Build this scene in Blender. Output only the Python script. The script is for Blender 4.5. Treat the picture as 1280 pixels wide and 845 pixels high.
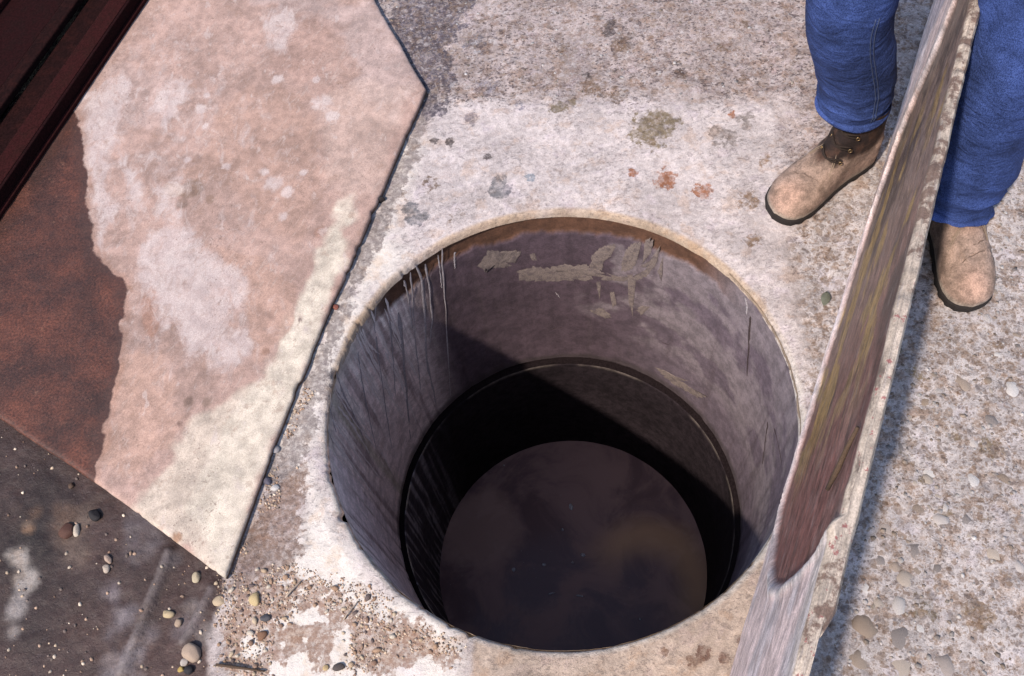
import bpy, bmesh, math, random
import numpy as np
from mathutils import Vector, Matrix

for o in list(bpy.data.objects):
    bpy.data.objects.remove(o)
scene = bpy.context.scene
COL = scene.collection

# ------------------------------------------------------------------ camera
cam_data = bpy.data.cameras.new('camera')
cam = bpy.data.objects.new('camera', cam_data)
COL.objects.link(cam)
PITCH, ROLL = math.radians(61.961), math.radians(-9.396)
cam_loc = Vector((-0.075, -0.776, 1.789))
fw = Vector((0, math.cos(PITCH), -math.sin(PITCH)))
u0 = Vector((0, math.sin(PITCH), math.cos(PITCH)))
x0 = Vector((1, 0, 0))
rt = x0 * math.cos(ROLL) + u0 * math.sin(ROLL)
up = x0 * -math.sin(ROLL) + u0 * math.cos(ROLL)
M = Matrix((rt, up, -fw)).transposed().to_4x4()
M.translation = cam_loc
cam.matrix_world = M
cam_data.sensor_width = 36.0
cam_data.lens = 36.0 * 1150 / 1280
cam_data.clip_start = 0.02
cam_data.clip_end = 500
scene.camera = cam

# ------------------------------------------------------------------ sky, sun, exposure
SUN_DIR = Vector((0.60, 0.56, -1.0)).normalized()
world = bpy.data.worlds.new('World')
scene.world = world
world.use_nodes = True
wn = world.node_tree.nodes
sky = wn.new('ShaderNodeTexSky')
sky.sky_type = 'NISHITA'
sky.sun_disc = False
sky.sun_elevation = math.asin(-SUN_DIR.z)
sky.sun_rotation = math.atan2(-SUN_DIR.x, -SUN_DIR.y)
world.node_tree.links.new(sky.outputs[0], wn['Background'].inputs[0])
wn['Background'].inputs[1].default_value = 0.15
sun_data = bpy.data.lights.new('sun', 'SUN')
sun_data.energy = 3.4
sun_data.angle = math.radians(1.8)
sun_data.color = (1.0, 0.89, 0.77)
sun = bpy.data.objects.new('sun', sun_data)
sun.rotation_euler = SUN_DIR.to_track_quat('-Z', 'Y').to_euler()
sun.location = (-2, -2, 5)
COL.objects.link(sun)
scene.view_settings.view_transform = 'Standard'
scene.view_settings.look = 'None'
scene.view_settings.exposure = 0.90
scene.view_settings.gamma = 1.0
scene.view_settings.use_curve_mapping = False

# ------------------------------------------------------------------ helpers
rnd = random.Random(7)
_rs = np.random.RandomState(3)
_PERM = _rs.permutation(512)
_VAL = _rs.rand(512)


def vnoise(p, scale, seed=0):
    """value noise, p (n,2) or (n,3) -> 0..1"""
    p = np.asarray(p, float)
    if p.shape[1] == 2:
        p = np.concatenate([p, np.zeros((len(p), 1))], 1)
    q = p * scale + seed * 17.31
    i = np.floor(q).astype(int)
    fr = q - i
    fr = fr * fr * (3 - 2 * fr)
    out = np.zeros(len(p))
    for dx in (0, 1):
        for dy in (0, 1):
            for dz in (0, 1):
                a = _PERM[(i[:, 0] + dx) & 511]
                a = _PERM[(a + i[:, 1] + dy) & 511]
                v = _VAL[(a + i[:, 2] + dz) & 511]
                w = (fr[:, 0] if dx else 1 - fr[:, 0]) * (fr[:, 1] if dy else 1 - fr[:, 1]) * (fr[:, 2] if dz else 1 - fr[:, 2])
                out += v * w
    return out


def fbm(p, scale, octaves=4, seed=0):
    o = np.zeros(len(p)); a = 1.0; t = 0.0
    for k in range(octaves):
        o += a * vnoise(p, scale * 2 ** k, seed + k * 3)
        t += a; a *= .5
    return o / t


def sst(x, a, b):
    t = np.clip((x - a) / (b - a), 0, 1)
    return t * t * (3 - 2 * t)


def sdpoly(p, poly):
    """signed distance to a polygon in metres, positive inside"""
    poly = np.asarray(poly, float)
    d = np.full(len(p), 1e9); ins = np.zeros(len(p), bool)
    for k in range(len(poly)):
        a = poly[k]; b = poly[(k + 1) % len(poly)]
        e = b - a; w = p - a
        t = np.clip((w @ e) / (e @ e), 0, 1)
        d = np.minimum(d, np.hypot(*(w - t[:, None] * e).T))
        c = (a[1] > p[:, 1]) != (b[1] > p[:, 1])
        with np.errstate(divide='ignore', invalid='ignore'):
            xi = e[0] * (p[:, 1] - a[1]) / e[1] + a[0]
        ins ^= c & (p[:, 0] < xi)
    return np.where(ins, d, -d)


def mixc(c, col, m):
    return c * (1 - m[:, None]) + np.array(col)[None, :] * m[:, None]


def mk(name, verts, faces, mat=None, parent=None, smooth=True, col=None, attrs=None):
    me = bpy.data.meshes.new(name)
    me.from_pydata([tuple(v) for v in np.asarray(verts).tolist()], [], faces if isinstance(faces, list) else np.asarray(faces).tolist())
    me.update()
    if col is not None:
        at = me.attributes.new('tint', 'FLOAT_COLOR', 'POINT')
        c4 = np.ones((len(me.vertices), 4), np.float32); c4[:, :3] = col
        at.data.foreach_set('color', c4.ravel())
    for k, v in (attrs or {}).items():
        at = me.attributes.new(k, 'FLOAT', 'POINT')
        at.data.foreach_set('value', np.asarray(v, np.float32))
    if smooth:
        me.polygons.foreach_set('use_smooth', [True] * len(me.polygons))
    if mat:
        me.materials.append(mat)
    o = bpy.data.objects.new(name, me)
    COL.objects.link(o)
    if parent:
        o.parent = parent
    return o


def empty(name, loc=(0, 0, 0)):
    o = bpy.data.objects.new(name, None)
    o.location = loc
    o.empty_display_size = .05
    COL.objects.link(o)
    return o


def tag(o, label=None, cat=None, group=None, kind=None):
    if label: o['label'] = label
    if cat: o['category'] = cat
    if group: o['group'] = group
    if kind: o['kind'] = kind
    return o


def gridfaces(nr, nc, wrap=False, flip=False):
    r = np.arange(nr - 1)[:, None]; c = np.arange(nc if wrap else nc - 1)[None, :]
    a = r * nc + c; b = r * nc + (c + 1) % nc
    f = np.stack([a, b, b + nc, a + nc], -1).reshape(-1, 4)
    return f[:, ::-1] if flip else f


def tube(path, radii, n=10, cap=True):
    """tube along a path; returns verts, faces"""
    path = [Vector(p) for p in path]
    V = []; F = []
    t0 = (path[1] - path[0]).normalized()
    nrm = t0.orthogonal().normalized()
    for i, p in enumerate(path):
        t = (path[min(i + 1, len(path) - 1)] - path[max(i - 1, 0)]).normalized()
        nrm = (nrm - t * nrm.dot(t)).normalized()
        b = t.cross(nrm)
        for k in range(n):
            a = 2 * math.pi * k / n
            V.append(p + (nrm * math.cos(a) + b * math.sin(a)) * radii[i])
    for i in range(len(path) - 1):
        for k in range(n):
            F.append([i * n + k, i * n + (k + 1) % n, (i + 1) * n + (k + 1) % n, (i + 1) * n + k])
    if cap:
        F.append(list(range(n))[::-1]); F.append([(len(path) - 1) * n + k for k in range(n)])
    return V, F


def boxvf(x0, x1, y0, y1, z0, z1):
    V = [(x, y, z) for z in (z0, z1) for x, y in ((x0, y0), (x1, y0), (x1, y1), (x0, y1))]
    F = [[3, 2, 1, 0], [4, 5, 6, 7], [0, 1, 5, 4], [1, 2, 6, 5], [2, 3, 7, 6], [3, 0, 4, 7]]
    return V, F


def bevel(o, w, seg=2):
    m = o.modifiers.new('bevel', 'BEVEL'); m.width = w; m.segments = seg; m.limit_method = 'ANGLE'
    return o


# ------------------------------------------------------------------ materials
class NT:
    def __init__(self, name):
        self.m = bpy.data.materials.new(name); self.m.use_nodes = True
        self.t = self.m.node_tree; self.b = self.t.nodes['Principled BSDF']
        self.co = self.t.nodes.new('ShaderNodeTexCoord').outputs['Object']

    def new(self, ty, **kw):
        n = self.t.nodes.new(ty)
        for k, v in kw.items(): setattr(n, k, v)
        return n

    def put(self, sock, v):
        if isinstance(v, bpy.types.NodeSocket): self.t.links.new(v, sock)
        else: sock.default_value = v

    def noise(self, scale, detail=6, rough=.6, vec=None, stretch=None, dist=0, rot=0.):
        n = self.new('ShaderNodeTexNoise')
        v = vec or self.co
        if stretch:
            mp = self.new('ShaderNodeMapping'); self.put(mp.inputs['Vector'], v); mp.inputs['Scale'].default_value = stretch; mp.inputs['Rotation'].default_value = (0, 0, rot)
            v = mp.outputs[0]
        self.put(n.inputs['Vector'], v)
        n.inputs['Scale'].default_value = scale; n.inputs['Detail'].default_value = detail
        n.inputs['Roughness'].default_value = rough; n.inputs['Distortion'].default_value = dist
        return n.outputs[0]

    def voro(self, scale, feature='F1', out='Distance', vec=None, rand=1.0):
        n = self.new('ShaderNodeTexVoronoi'); n.feature = feature
        self.put(n.inputs['Vector'], vec or self.co)
        n.inputs['Scale'].default_value = scale; n.inputs['Randomness'].default_value = rand
        return n.outputs[out]

    def math(self, op, a, b=None, c=None, clamp=False):
        n = self.new('ShaderNodeMath'); n.operation = op; n.use_clamp = clamp
        self.put(n.inputs[0], a)
        if b is not None: self.put(n.inputs[1], b)
        if c is not None: self.put(n.inputs[2], c)
        return n.outputs[0]

    def rng(self, v, a, b, c=0.0, d=1.0):
        n = self.new('ShaderNodeMapRange'); n.interpolation_type = 'SMOOTHSTEP'
        self.put(n.inputs[0], v)
        for i, x in enumerate((a, b, c, d)): self.put(n.inputs[i + 1], x)
        return n.outputs[0]

    def mix(self, f, a, b, mode='MIX'):
        n = self.new('ShaderNodeMix'); n.data_type = 'RGBA'; n.blend_type = mode; n.clamp_factor = True
        self.put(n.inputs[0], f)
        for s, v in ((n.inputs[6], a), (n.inputs[7], b)):
            self.put(s, v if isinstance(v, bpy.types.NodeSocket) else (*v, 1.0))
        return n.outputs[2]

    def attr(self, name, out='Fac'):
        n = self.new('ShaderNodeAttribute'); n.attribute_name = name
        return n.outputs[out]

    def grey(self, v):
        n = self.new('ShaderNodeCombineColor')
        for i in range(3): self.put(n.inputs[i], v)
        return n.outputs[0]

    def bump(self, h, strength, dist=.01, prev=None):
        n = self.new('ShaderNodeBump'); n.inputs['Strength'].default_value = strength; n.inputs['Distance'].default_value = dist
        self.put(n.inputs['Height'], h)
        if prev is not None: self.put(n.inputs['Normal'], prev)
        return n.outputs[0]

    def out(self, color, rough=.9, normal=None, spec=.3, metal=0.0, depth=.60):
        # depth scales base colours down, offset by the raised exposure
        if depth != 1: color = self.mix(1.0, color, (depth, depth, depth), 'MULTIPLY')
        self.put(self.b.inputs['Base Color'], color if isinstance(color, bpy.types.NodeSocket) else (*color, 1))
        self.put(self.b.inputs['Roughness'], rough)
        self.b.inputs['Specular IOR Level'].default_value = spec
        self.b.inputs['Metallic'].default_value = metal
        if normal is not None: self.put(self.b.inputs['Normal'], normal)
        return self.m


def mat_ground():
    n = NT('weathered_concrete')
    c = n.attr('tint', 'Color'); agg = n.attr('aggregate'); wet = n.attr('damp'); pit = n.attr('pitting'); sm = n.attr('smooth')
    rough_f = n.math('SUBTRACT', 1.0, n.math('MULTIPLY', sm, .7))
    # stains and dirt with ragged edges
    rag = n.noise(48, 9, .72)
    st = n.rng(n.math('ADD', n.attr('stain'), n.math('MULTIPLY', n.math('SUBTRACT', rag, .5), 2.6)), .40, .62)
    st = n.math('MULTIPLY', st, n.rng(n.noise(75, 6, .7), .36, .58, .45, .95))
    c = n.mix(st, c, n.attr('stain_tint', 'Color'))
    # soft mottling
    big = n.noise(8, 7, .6)
    c = n.mix(rough_f, c, n.grey(n.rng(big, .34, .66, .84, 1.13)), 'MULTIPLY')
    hue = n.noise(15, 6, .65)
    c = n.mix(n.rng(hue, .52, .64, 0, .5), c, n.mix(1.0, c, (.93, .78, .64), 'MULTIPLY'))
    c = n.mix(n.rng(hue, .46, .34, 0, .5), c, n.mix(1.0, c, (1.0, .97, 1.06), 'MULTIPLY'))
    mid = n.noise(70, 6, .7)
    c = n.mix(rough_f, c, n.grey(n.rng(mid, .38, .62, .85, 1.10)), 'MULTIPLY')
    # river aggregate worn flush with the face
    vv = n.new('ShaderNodeVectorMath'); vv.operation = 'MULTIPLY_ADD'
    nn = n.new('ShaderNodeTexNoise'); nn.inputs['Scale'].default_value = 70; nn.inputs['Detail'].default_value = 5; n.put(nn.inputs['Vector'], n.co)
    n.put(vv.inputs[0], nn.outputs['Color']); vv.inputs[1].default_value = (.021, .021, .021); n.put(vv.inputs[2], n.co)
    vec = vv.outputs[0]
    for sc, th, am, lo in ((40, .48, .70, .42), (75, .48, .80, .36), (140, .46, .8, .40), (270, .48, .6, .45)):
        d = n.voro(sc, vec=vec); cid = n.voro(sc, out='Color', vec=vec)
        sp = n.new('ShaderNodeSeparateColor'); n.put(sp.inputs[0], cid)
        on = n.math('MULTIPLY', n.rng(d, th, th - .14), n.rng(sp.outputs[0], lo, lo + .03))
        on = n.math('MULTIPLY', on, agg)
        ramp = n.new('ShaderNodeValToRGB'); n.put(ramp.inputs[0], sp.outputs[1])
        e = ramp.color_ramp.elements
        e[0].position = 0; e[0].color = (.20, .125, .085, 1); e[1].position = 1; e[1].color = (.66, .61, .61, 1)
        for p_, q_ in ((.22, (.31, .215, .15, 1)), (.40, (.15, .12, .12, 1)), (.55, (.40, .30, .24, 1)), (.72, (.27, .23, .22, 1)), (.85, (.52, .46, .45, 1))):
            x = e.new(p_); x.color = q_
        c = n.mix(n.math('MULTIPLY', on, am), c, ramp.outputs[0])
    bd = n.math('MULTIPLY', n.rng(n.noise(30, 9, .74), .50, .58), n.math('MULTIPLY', agg, .75))
    c = n.mix(bd, c, n.mix(1.0, c, (.60, .48, .38), 'MULTIPLY'))
    # flaked scaling, crisp dark pits and grit, in drifts
    flake = n.math('MULTIPLY', n.rng(n.noise(26, 11, .76, stretch=(.85, 1.15, 1)), .545, .56), n.math('MULTIPLY', pit, .55))
    c = n.mix(flake, c, n.mix(1.0, c, (.74, .65, .62), 'MULTIPLY'))
    drift = n.noise(7, 6, .65)
    g1 = n.math('MULTIPLY', n.rng(n.noise(58, 8, .70, stretch=(.8, 1.2, 1)), .585, .615), n.rng(drift, .38, .56))
    g2 = n.math('MULTIPLY', n.rng(n.noise(140, 5, .6, stretch=(.7, 1.2, 1)), .59, .63), n.rng(drift, .34, .52))
    g3 = n.math('MULTIPLY', n.rng(n.voro(60), .20, .13), n.rng(n.noise(11, 3), .48, .56))
    pits = n.math('MULTIPLY', n.math('MAXIMUM', n.math('MAXIMUM', g1, g2), g3), pit)
    c = n.mix(n.math('MULTIPLY', pits, .82), c, (.115, .082, .085))
    fine = n.noise(420, 3, .7)
    c = n.mix(rough_f, c, n.grey(n.rng(fine, .34, .66, .85, 1.13)), 'MULTIPLY')
    h = n.math('ADD', n.math('MULTIPLY', mid, .5), n.math('MULTIPLY', fine, .2))
    h = n.math('SUBTRACT', h, n.math('MULTIPLY', pits, .5))
    h = n.math('SUBTRACT', h, n.math('MULTIPLY', flake, .3))
    nm = n.bump(h, .65, .008)
    return n.out(c, n.rng(wet, 0, 1, .92, .5), nm, .3)


def mat_slab():
    n = NT('pink_stained_concrete')
    c = n.attr('tint', 'Color'); w = n.attr('mud')
    b1 = n.noise(7, 8, .68, dist=.6); b2 = n.noise(38, 7, .7)
    c = n.mix(1.0, c, n.grey(n.rng(b1, .36, .64, .82, 1.13)), 'MULTIPLY')
    c = n.mix(1.0, c, n.grey(n.rng(b2, .36, .64, .84, 1.13)), 'MULTIPLY')
    # pale lime patches with scraped edges
    sc = n.noise(20, 9, .72, stretch=(1.5, .8, 1), dist=.7)
    sm = n.rng(n.math('ADD', n.attr('scuff'), n.math('MULTIPLY', n.math('SUBTRACT', sc, .5), 2.6)), .25, .98)
    limec = n.mix(n.rng(n.noise(30, 6, .7), .4, .6), (.58, .475, .455), (.71, .60, .57))
    c = n.mix(n.math('MULTIPLY', sm, .70), c, limec)
    sc2 = n.noise(26, 5, .6, stretch=(1.6, .7, 1), rot=.0)
    c = n.mix(n.math('MULTIPLY', n.rng(sc2, .62, .70), .4), c, (.66, .56, .53))
    mp0 = n.new('ShaderNodeMapping'); n.put(mp0.inputs['Vector'], n.co); mp0.inputs['Rotation'].default_value = (0, 0, .62)
    scr = n.noise(70, 6, .65, vec=mp0.outputs[0], stretch=(2.0, .35, 1), dist=.5)
    c = n.mix(n.rng(scr, .56, .68, 0, .26), c, (.66, .55, .50))
    c = n.mix(n.rng(scr, .42, .34, 0, .22), c, (.33, .20, .15))
    # brown dirt
    dr = n.noise(21, 8, .75)
    c = n.mix(n.rng(dr, .56, .66, 0, .40), c, (.34, .21, .155))
    dk2 = n.math('MULTIPLY', n.rng(n.noise(130, 4, .6), .62, .66), n.rng(n.noise(6, 5, .6), .46, .6))
    c = n.mix(n.math('MULTIPLY', dk2, .6), c, (.20, .125, .10))
    pits = n.math('MULTIPLY', n.rng(n.voro(210), .2, .08), n.rng(n.noise(12, 4), .5, .66))
    c = n.mix(n.math('MULTIPLY', pits, .75), c, (.10, .06, .045))
    # wet red mud
    e = n.math('ADD', w, n.math('MULTIPLY', n.math('SUBTRACT', n.noise(13, 7, .55), .5), .06))
    e2 = n.rng(e, -.002, .005)
    mudv = n.noise(9, 8, .7); mudf = n.noise(60, 5, .7)
    mud = n.mix(n.rng(mudv, .3, .7), (.048, .021, .016), (.150, .050, .030))
    mud = n.mix(n.rng(mudf, .45, .75, 0, .55), mud, (.085, .038, .030))
    mudg = n.noise(190, 5, .7); mudh = n.noise(95, 7, .75, stretch=(1.3, .7, 1))
    mud = n.mix(1.0, mud, n.grey(n.rng(mudg, .36, .64, .62, 1.4)), 'MULTIPLY')
    mud = n.mix(n.rng(mudh, .57, .63, 0, .55), mud, (.028, .016, .014))
    mud = n.mix(n.rng(n.noise(50, 8, .75), .60, .66, 0, .45), mud, (.26, .12, .075))
    rim = n.math('MULTIPLY', n.rng(e, .035, .008), .5)
    mud = n.mix(rim, mud, (.075, .040, .033))
    c = n.mix(n.rng(e, -.02, -.004, 0, .35), c, n.mix(1.0, c, (.75, .55, .42), 'MULTIPLY'))
    c = n.mix(e2, c, mud)
    fine = n.noise(400, 3, .7)
    c = n.mix(1.0, c, n.grey(n.rng(fine, .34, .66, .84, 1.14)), 'MULTIPLY')
    h = n.math('ADD', n.math('MULTIPLY', b2, .5), n.math('MULTIPLY', fine, .2))
    h = n.math('SUBTRACT', h, n.math('MULTIPLY', pits, .4))
    nm = n.bump(h, .5, .006)
    return n.out(c, n.rng(e2, 0, 1, .88, .55), nm, .3)


def mat_tint(name, scale=40, amp=.25, rough=.9, bump=.5, grit=.0, spec=.3, stretch=None, blotch=None, bl_amt=.5, dist=.006, depth=.6):
    n = NT(name)
    c = n.attr('tint', 'Color')
    a = n.noise(scale, 7, .68, stretch=stretch); b = n.noise(scale * 7, 3, .7)
    if blotch:
        c = n.mix(n.rng(n.noise(scale * .4, 8, .7, stretch=stretch, dist=.4), .52, .66, 0, bl_amt), c, blotch)
    c = n.mix(1.0, c, n.grey(n.rng(a, .36, .64, 1 - amp, 1 + amp)), 'MULTIPLY')
    c = n.mix(1.0, c, n.grey(n.rng(b, .34, .66, 1 - amp * .7, 1 + amp * .7)), 'MULTIPLY')
    h = n.math('ADD', n.math('MULTIPLY', a, .6), n.math('MULTIPLY', b, .25))
    if grit:
        p = n.math('MULTIPLY', n.rng(n.voro(scale * 5), .22, .1), n.rng(n.noise(scale * .4, 4), .46, .62))
        c = n.mix(n.math('MULTIPLY', p, grit), c, (.06, .045, .04))
        h = n.math('SUBTRACT', h, n.math('MULTIPLY', p, .5))
    return n.out(c, rough, n.bump(h, bump, dist), spec, depth=depth)


def mat_plain(name, colr, scale=60, amp=.25, rough=.8, bump=.3, spec=.3, alt=None, alt_amt=.6, metal=0, dist=.004):
    n = NT(name)
    a = n.noise(scale, 6, .65); b = n.noise(scale * 6, 3, .6)
    c = n.mix(n.rng(a, .42, .66, 0, alt_amt), colr, alt) if alt else n.mix(0.0, colr, colr)
    c = n.mix(1.0, c, n.grey(n.rng(b, .34, .66, 1 - amp, 1 + amp)), 'MULTIPLY')
    return n.out(c, rough, n.bump(n.math('ADD', a, n.math('MULTIPLY', b, .3)), bump, dist), spec, metal)


def mat_stone(name, cols, rough=.75):
    """pebbles: each one its own colour"""
    n = NT(name)
    oi = n.new('ShaderNodeObjectInfo')
    ramp = n.new('ShaderNodeValToRGB'); n.put(ramp.inputs[0], oi.outputs['Random'])
    ramp.color_ramp.interpolation = 'CONSTANT'
    e = ramp.color_ramp.elements
    e[0].position = 0; e[0].color = (*cols[0], 1); e[1].position = 1 - 1 / len(cols); e[1].color = (*cols[-1], 1)
    for k in range(1, len(cols) - 1):
        x = e.new(k / len(cols)); x.color = (*cols[k], 1)
    c = n.mix(1.0, ramp.outputs[0], n.grey(n.rng(n.noise(110, 6, .7), .36, .64, .62, 1.28)), 'MULTIPLY')
    c = n.mix(n.rng(n.noise(45, 5, .7), .55, .68, 0, .55), c, (.36, .30, .27))
    return n.out(c, rough, n.bump(n.noise(160, 5, .7), .5, .004), .35)


M_GROUND = mat_ground()
M_SLAB = mat_slab()
M_WALL = mat_tint('plastered_pipe', 30, .22, .8, .45, .35, .3, depth=.9)
M_LOWER = mat_tint('wet_dark_pipe', 40, .3, .8, .5, 0, .06, depth=.55)
M_CEMENT = mat_plain('cement_smear', (.25, .195, .175), 60, .2, .9, .4, alt=(.15, .115, .115), alt_amt=.95)
M_LIME = mat_plain('lime_drip', (.50, .44, .45), 120, .25, .9, .4, alt=(.27, .23, .23))
M_TAR = mat_plain('tar_mastic', (.016, .011, .012), 50, .4, .95, .6, spec=.03)


def mat_plate():
    n = NT('lid_concrete')
    c = n.attr('tint', 'Color'); edge = n.attr('edge'); ins = n.attr('inside')
    cv = n.new('ShaderNodeCombineXYZ'); n.put(cv.inputs[0], n.attr('along')); n.put(cv.inputs[1], n.attr('high'))
    f = cv.outputs[0]
    a = n.noise(14, 8, .7, vec=f, stretch=(1, 1.8, 1), dist=.4)
    b = n.noise(45, 6, .7, vec=f, stretch=(.8, 2.2, 1))
    c = n.mix(1.0, c, n.grey(n.rng(a, .36, .64, .72, 1.22)), 'MULTIPLY')
    c = n.mix(1.0, c, n.grey(n.rng(b, .36, .64, .76, 1.22)), 'MULTIPLY')
    scr = n.noise(90, 4, .6, vec=f, stretch=(.18, 1.6, 1))
    c = n.mix(n.math('MULTIPLY', n.rng(scr, .56, .64), .45), c, (.40, .35, .34))
    dr = n.math('MULTIPLY', n.rng(n.noise(18, 8, .72, vec=f, stretch=(.6, 1.8, 1)), .53, .60), ins)
    c = n.mix(n.math('MULTIPLY', dr, .6), c, (.075, .045, .038))
    # broken arris: brown rust and red paint flecks on the pale edge
    e1 = n.math('MULTIPLY', n.rng(n.math('ADD', n.noise(34, 8, .7), n.attr('rust')), .55, .66), edge)
    c = n.mix(n.math('MULTIPLY', e1, .8), c, (.15, .08, .06))
    e2 = n.math('MULTIPLY', n.rng(n.noise(75, 6, .7), .60, .635), n.math('MULTIPLY', edge, n.attr('redness')))
    c = n.mix(n.math('MULTIPLY', e2, .8), c, (.36, .10, .10))
    fine = n.noise(330, 3, .7)
    c = n.mix(1.0, c, n.grey(n.rng(fine, .34, .66, .82, 1.18)), 'MULTIPLY')
    h = n.math('ADD', n.math('MULTIPLY', b, .5), n.math('MULTIPLY', fine, .25))
    return n.out(c, n.rng(ins, 0, 1, .85, .55), n.bump(h, .5, .006), .3)


M_PLATE = mat_plate()
M_LIME_LIFTED = mat_plain('lime_drip_lifted', (1.0, .88, .84), 120, .2, .9, .4, alt=(.75, .62, .58))  # lime drip colour, lightened for runs on the shaded left wall
M_RUN = mat_plain('dark_run', (.055, .035, .035), 50, .3, .9, .3, alt=(.10, .07, .07))
AGG = [(.46, .39, .36), (.34, .26, .205), (.56, .51, .50), (.43, .34, .28), (.72, .68, .67), (.30, .26, .25), (.52, .44, .38), (.62, .57, .55), (.36, .285, .235), (.60, .54, .52)]
M_AGG = mat_stone('river_aggregate', AGG)
M_GRAVEL = mat_stone('loose_gravel', [(.44, .27, .17), (.58, .42, .28), (.32, .19, .13), (.68, .53, .37), (.18, .13, .12), (.50, .32, .21), (.72, .62, .50), (.40, .26, .19)])
M_STUFF = mat_tint('fine_gravel', 90, .3, .85, .4)

# ------------------------------------------------------------------ ground sheet with the round opening
R = 0.5
NA = 840
rad = np.concatenate([[.4955, .4975, .5005, .504], np.arange(.512, 1.75, .0075), 1.75 * 1.12 ** np.arange(0, 33)])
ang = np.arange(NA) / NA * 2 * math.pi
rr, aa = np.meshgrid(rad, ang, indexing='ij')
ca = np.stack([np.cos(ang), np.sin(ang)], 1)
chip = (fbm(ca * 3.2, 2.2, 4, 5) - .5) * .012 + np.clip(fbm(ca * 9, 2, 3, 9) - .6, 0, 1) * .045
leftness = sst(-ca[:, 0], .1, .8)
chip = chip * (.35 + .8 * leftness)
wgt = np.clip((.58 - rr) / .08, 0, 1)
rr2 = rr + chip[None, :] * wgt
gx = (rr2 * np.cos(aa)).ravel(); gy = (rr2 * np.sin(aa)).ravel()
gp = np.stack([gx, gy], 1)
near = np.hypot(gx, gy) < 6
drop = np.zeros_like(rr); drop[0] = -.02; drop[1] = -.010; drop[2] = -.0035; drop[3] = -.0008
gz = drop.ravel().copy()

POLY_DAMP = [[-0.723, -0.238], [-0.745, -0.32], [-0.735, -0.441], [-0.75, -1.2], [-4, -2], [-5, 3], [-2, 4], [-0.929, 1.417], [-0.936, 0.611], [-0.854, -0.02]]
POLY_COLLAR = [[-0.169, 0.889], [0.28, 0.791], [0.672, 0.706], [0.57, 0.246], [0.526, 0.011], [0.331, -0.675], [-0.26, -0.584], [-0.241, -0.431], [-0.476, -0.253], [-0.541, -0.074], [-0.501, 0.241], [-0.36, 0.429]]
POLY_WHITE = [[-0.233, 0.764], [-0.323, 0.421], [-0.448, 0.211], [-0.538, -0.003], [-0.519, -0.147], [-0.43, -0.293], [-0.242, -0.445], [-0.27, -0.663], [-0.701, -0.598], [-0.685, -0.314], [-0.563, -0.223], [-0.541, -0.091], [-0.598, 0.008], [-0.501, 0.241], [-0.353, 0.519], [-0.273, 0.773]]
POLY_BROWN = [[-0.539, -0.03], [-0.599, -0.064], [-0.642, -0.126], [-0.709, -0.223], [-0.685, -0.275], [-0.605, -0.267], [-0.563, -0.223], [-0.556, -0.158], [-0.543, -0.091]]
POLY_TAN = [[-0.241, -0.444], [-0.268, -0.663], [0.167, -0.728], [0.347, -0.359], [0.201, -0.445], [0.054, -0.49], [-0.096, -0.486]]
POLY_PURPLE = [[-0.285, 1.423], [-0.016, 1.359], [-0.075, 1.151], [-0.125, 1.0], [-0.162, 0.896], [-0.195, 0.835], [-0.22, 0.895], [-0.244, 1.099]]
POLY_RIGHT = [[0.58, 0.31], [0.53, 0.049], [0.352, -0.603], [0.247, -0.909], [1.111, -1.032], [1.917, 1.083], [1.139, 1.277], [0.914, 0.674], [0.733, 0.415]]
POLY_STRIP = [[-0.2, 0.89], [-0.275, 0.747], [-0.346, 0.612], [-0.438, 0.378], [-0.511, 0.223], [-0.561, 0.075], [-0.634, -0.093], [-0.601, -0.133], [-0.538, -0.003], [-0.467, 0.195], [-0.401, 0.37], [-0.313, 0.534], [-0.238, 0.714], [-0.185, 0.833]]
POLY_TOP = [[-0.22, 0.895], [0.682, 0.699], [0.606, 0.305], [0.943, 0.642], [1.317, 1.588], [-0.166, 1.981], [-0.274, 1.265]]
DUST = [(-0.868, -0.105, 0.0716, 0.15, 0.125, 0.135, 0.7), (-0.898, -0.167, 0.0605, 0.15, 0.125, 0.135, 0.6), (-0.924, -0.291, 0.0488, 0.22, 0.185, 0.195, 0.75), (-0.943, -0.241, 0.0396, 0.22, 0.185, 0.195, 0.6), (-0.896, -0.371, 0.0414, 0.22, 0.185, 0.195, 0.8), (-0.942, -0.379, 0.0286, 0.22, 0.185, 0.195, 0.7), (-0.866, -0.331, 0.0289, 0.22, 0.185, 0.195, 0.6), (-0.803, -0.326, 0.0385, 0.22, 0.185, 0.195, 0.6), (-0.78, -0.298, 0.0323, 0.2, 0.17, 0.165, 0.7), (-0.745, -0.35, 0.035, 0.25, 0.215, 0.2, 0.7), (-1.149, -0.125, 0.0412, 0.48, 0.42, 0.38, 0.9), (-1.13, -0.178, 0.0304, 0.48, 0.42, 0.38, 0.8), (-1.146, -0.239, 0.0266, 0.4, 0.35, 0.33, 0.8), (-1.138, -0.076, 0.0243, 0.35, 0.22, 0.14, 0.8), (-1.147, -0.286, 0.0197, 0.35, 0.3, 0.28, 0.7), (-1.028, -0.086, 0.0655, 0.155, 0.105, 0.08, 0.8), (-1.064, -0.054, 0.0453, 0.13, 0.075, 0.05, 0.8), (-1.015, -0.147, 0.0339, 0.155, 0.105, 0.08, 0.7), (-1.124, -0.044, 0.0245, 0.18, 0.1, 0.06, 0.5), (-0.823, -0.196, 0.0332, 0.12, 0.1, 0.11, 0.6)]
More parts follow.
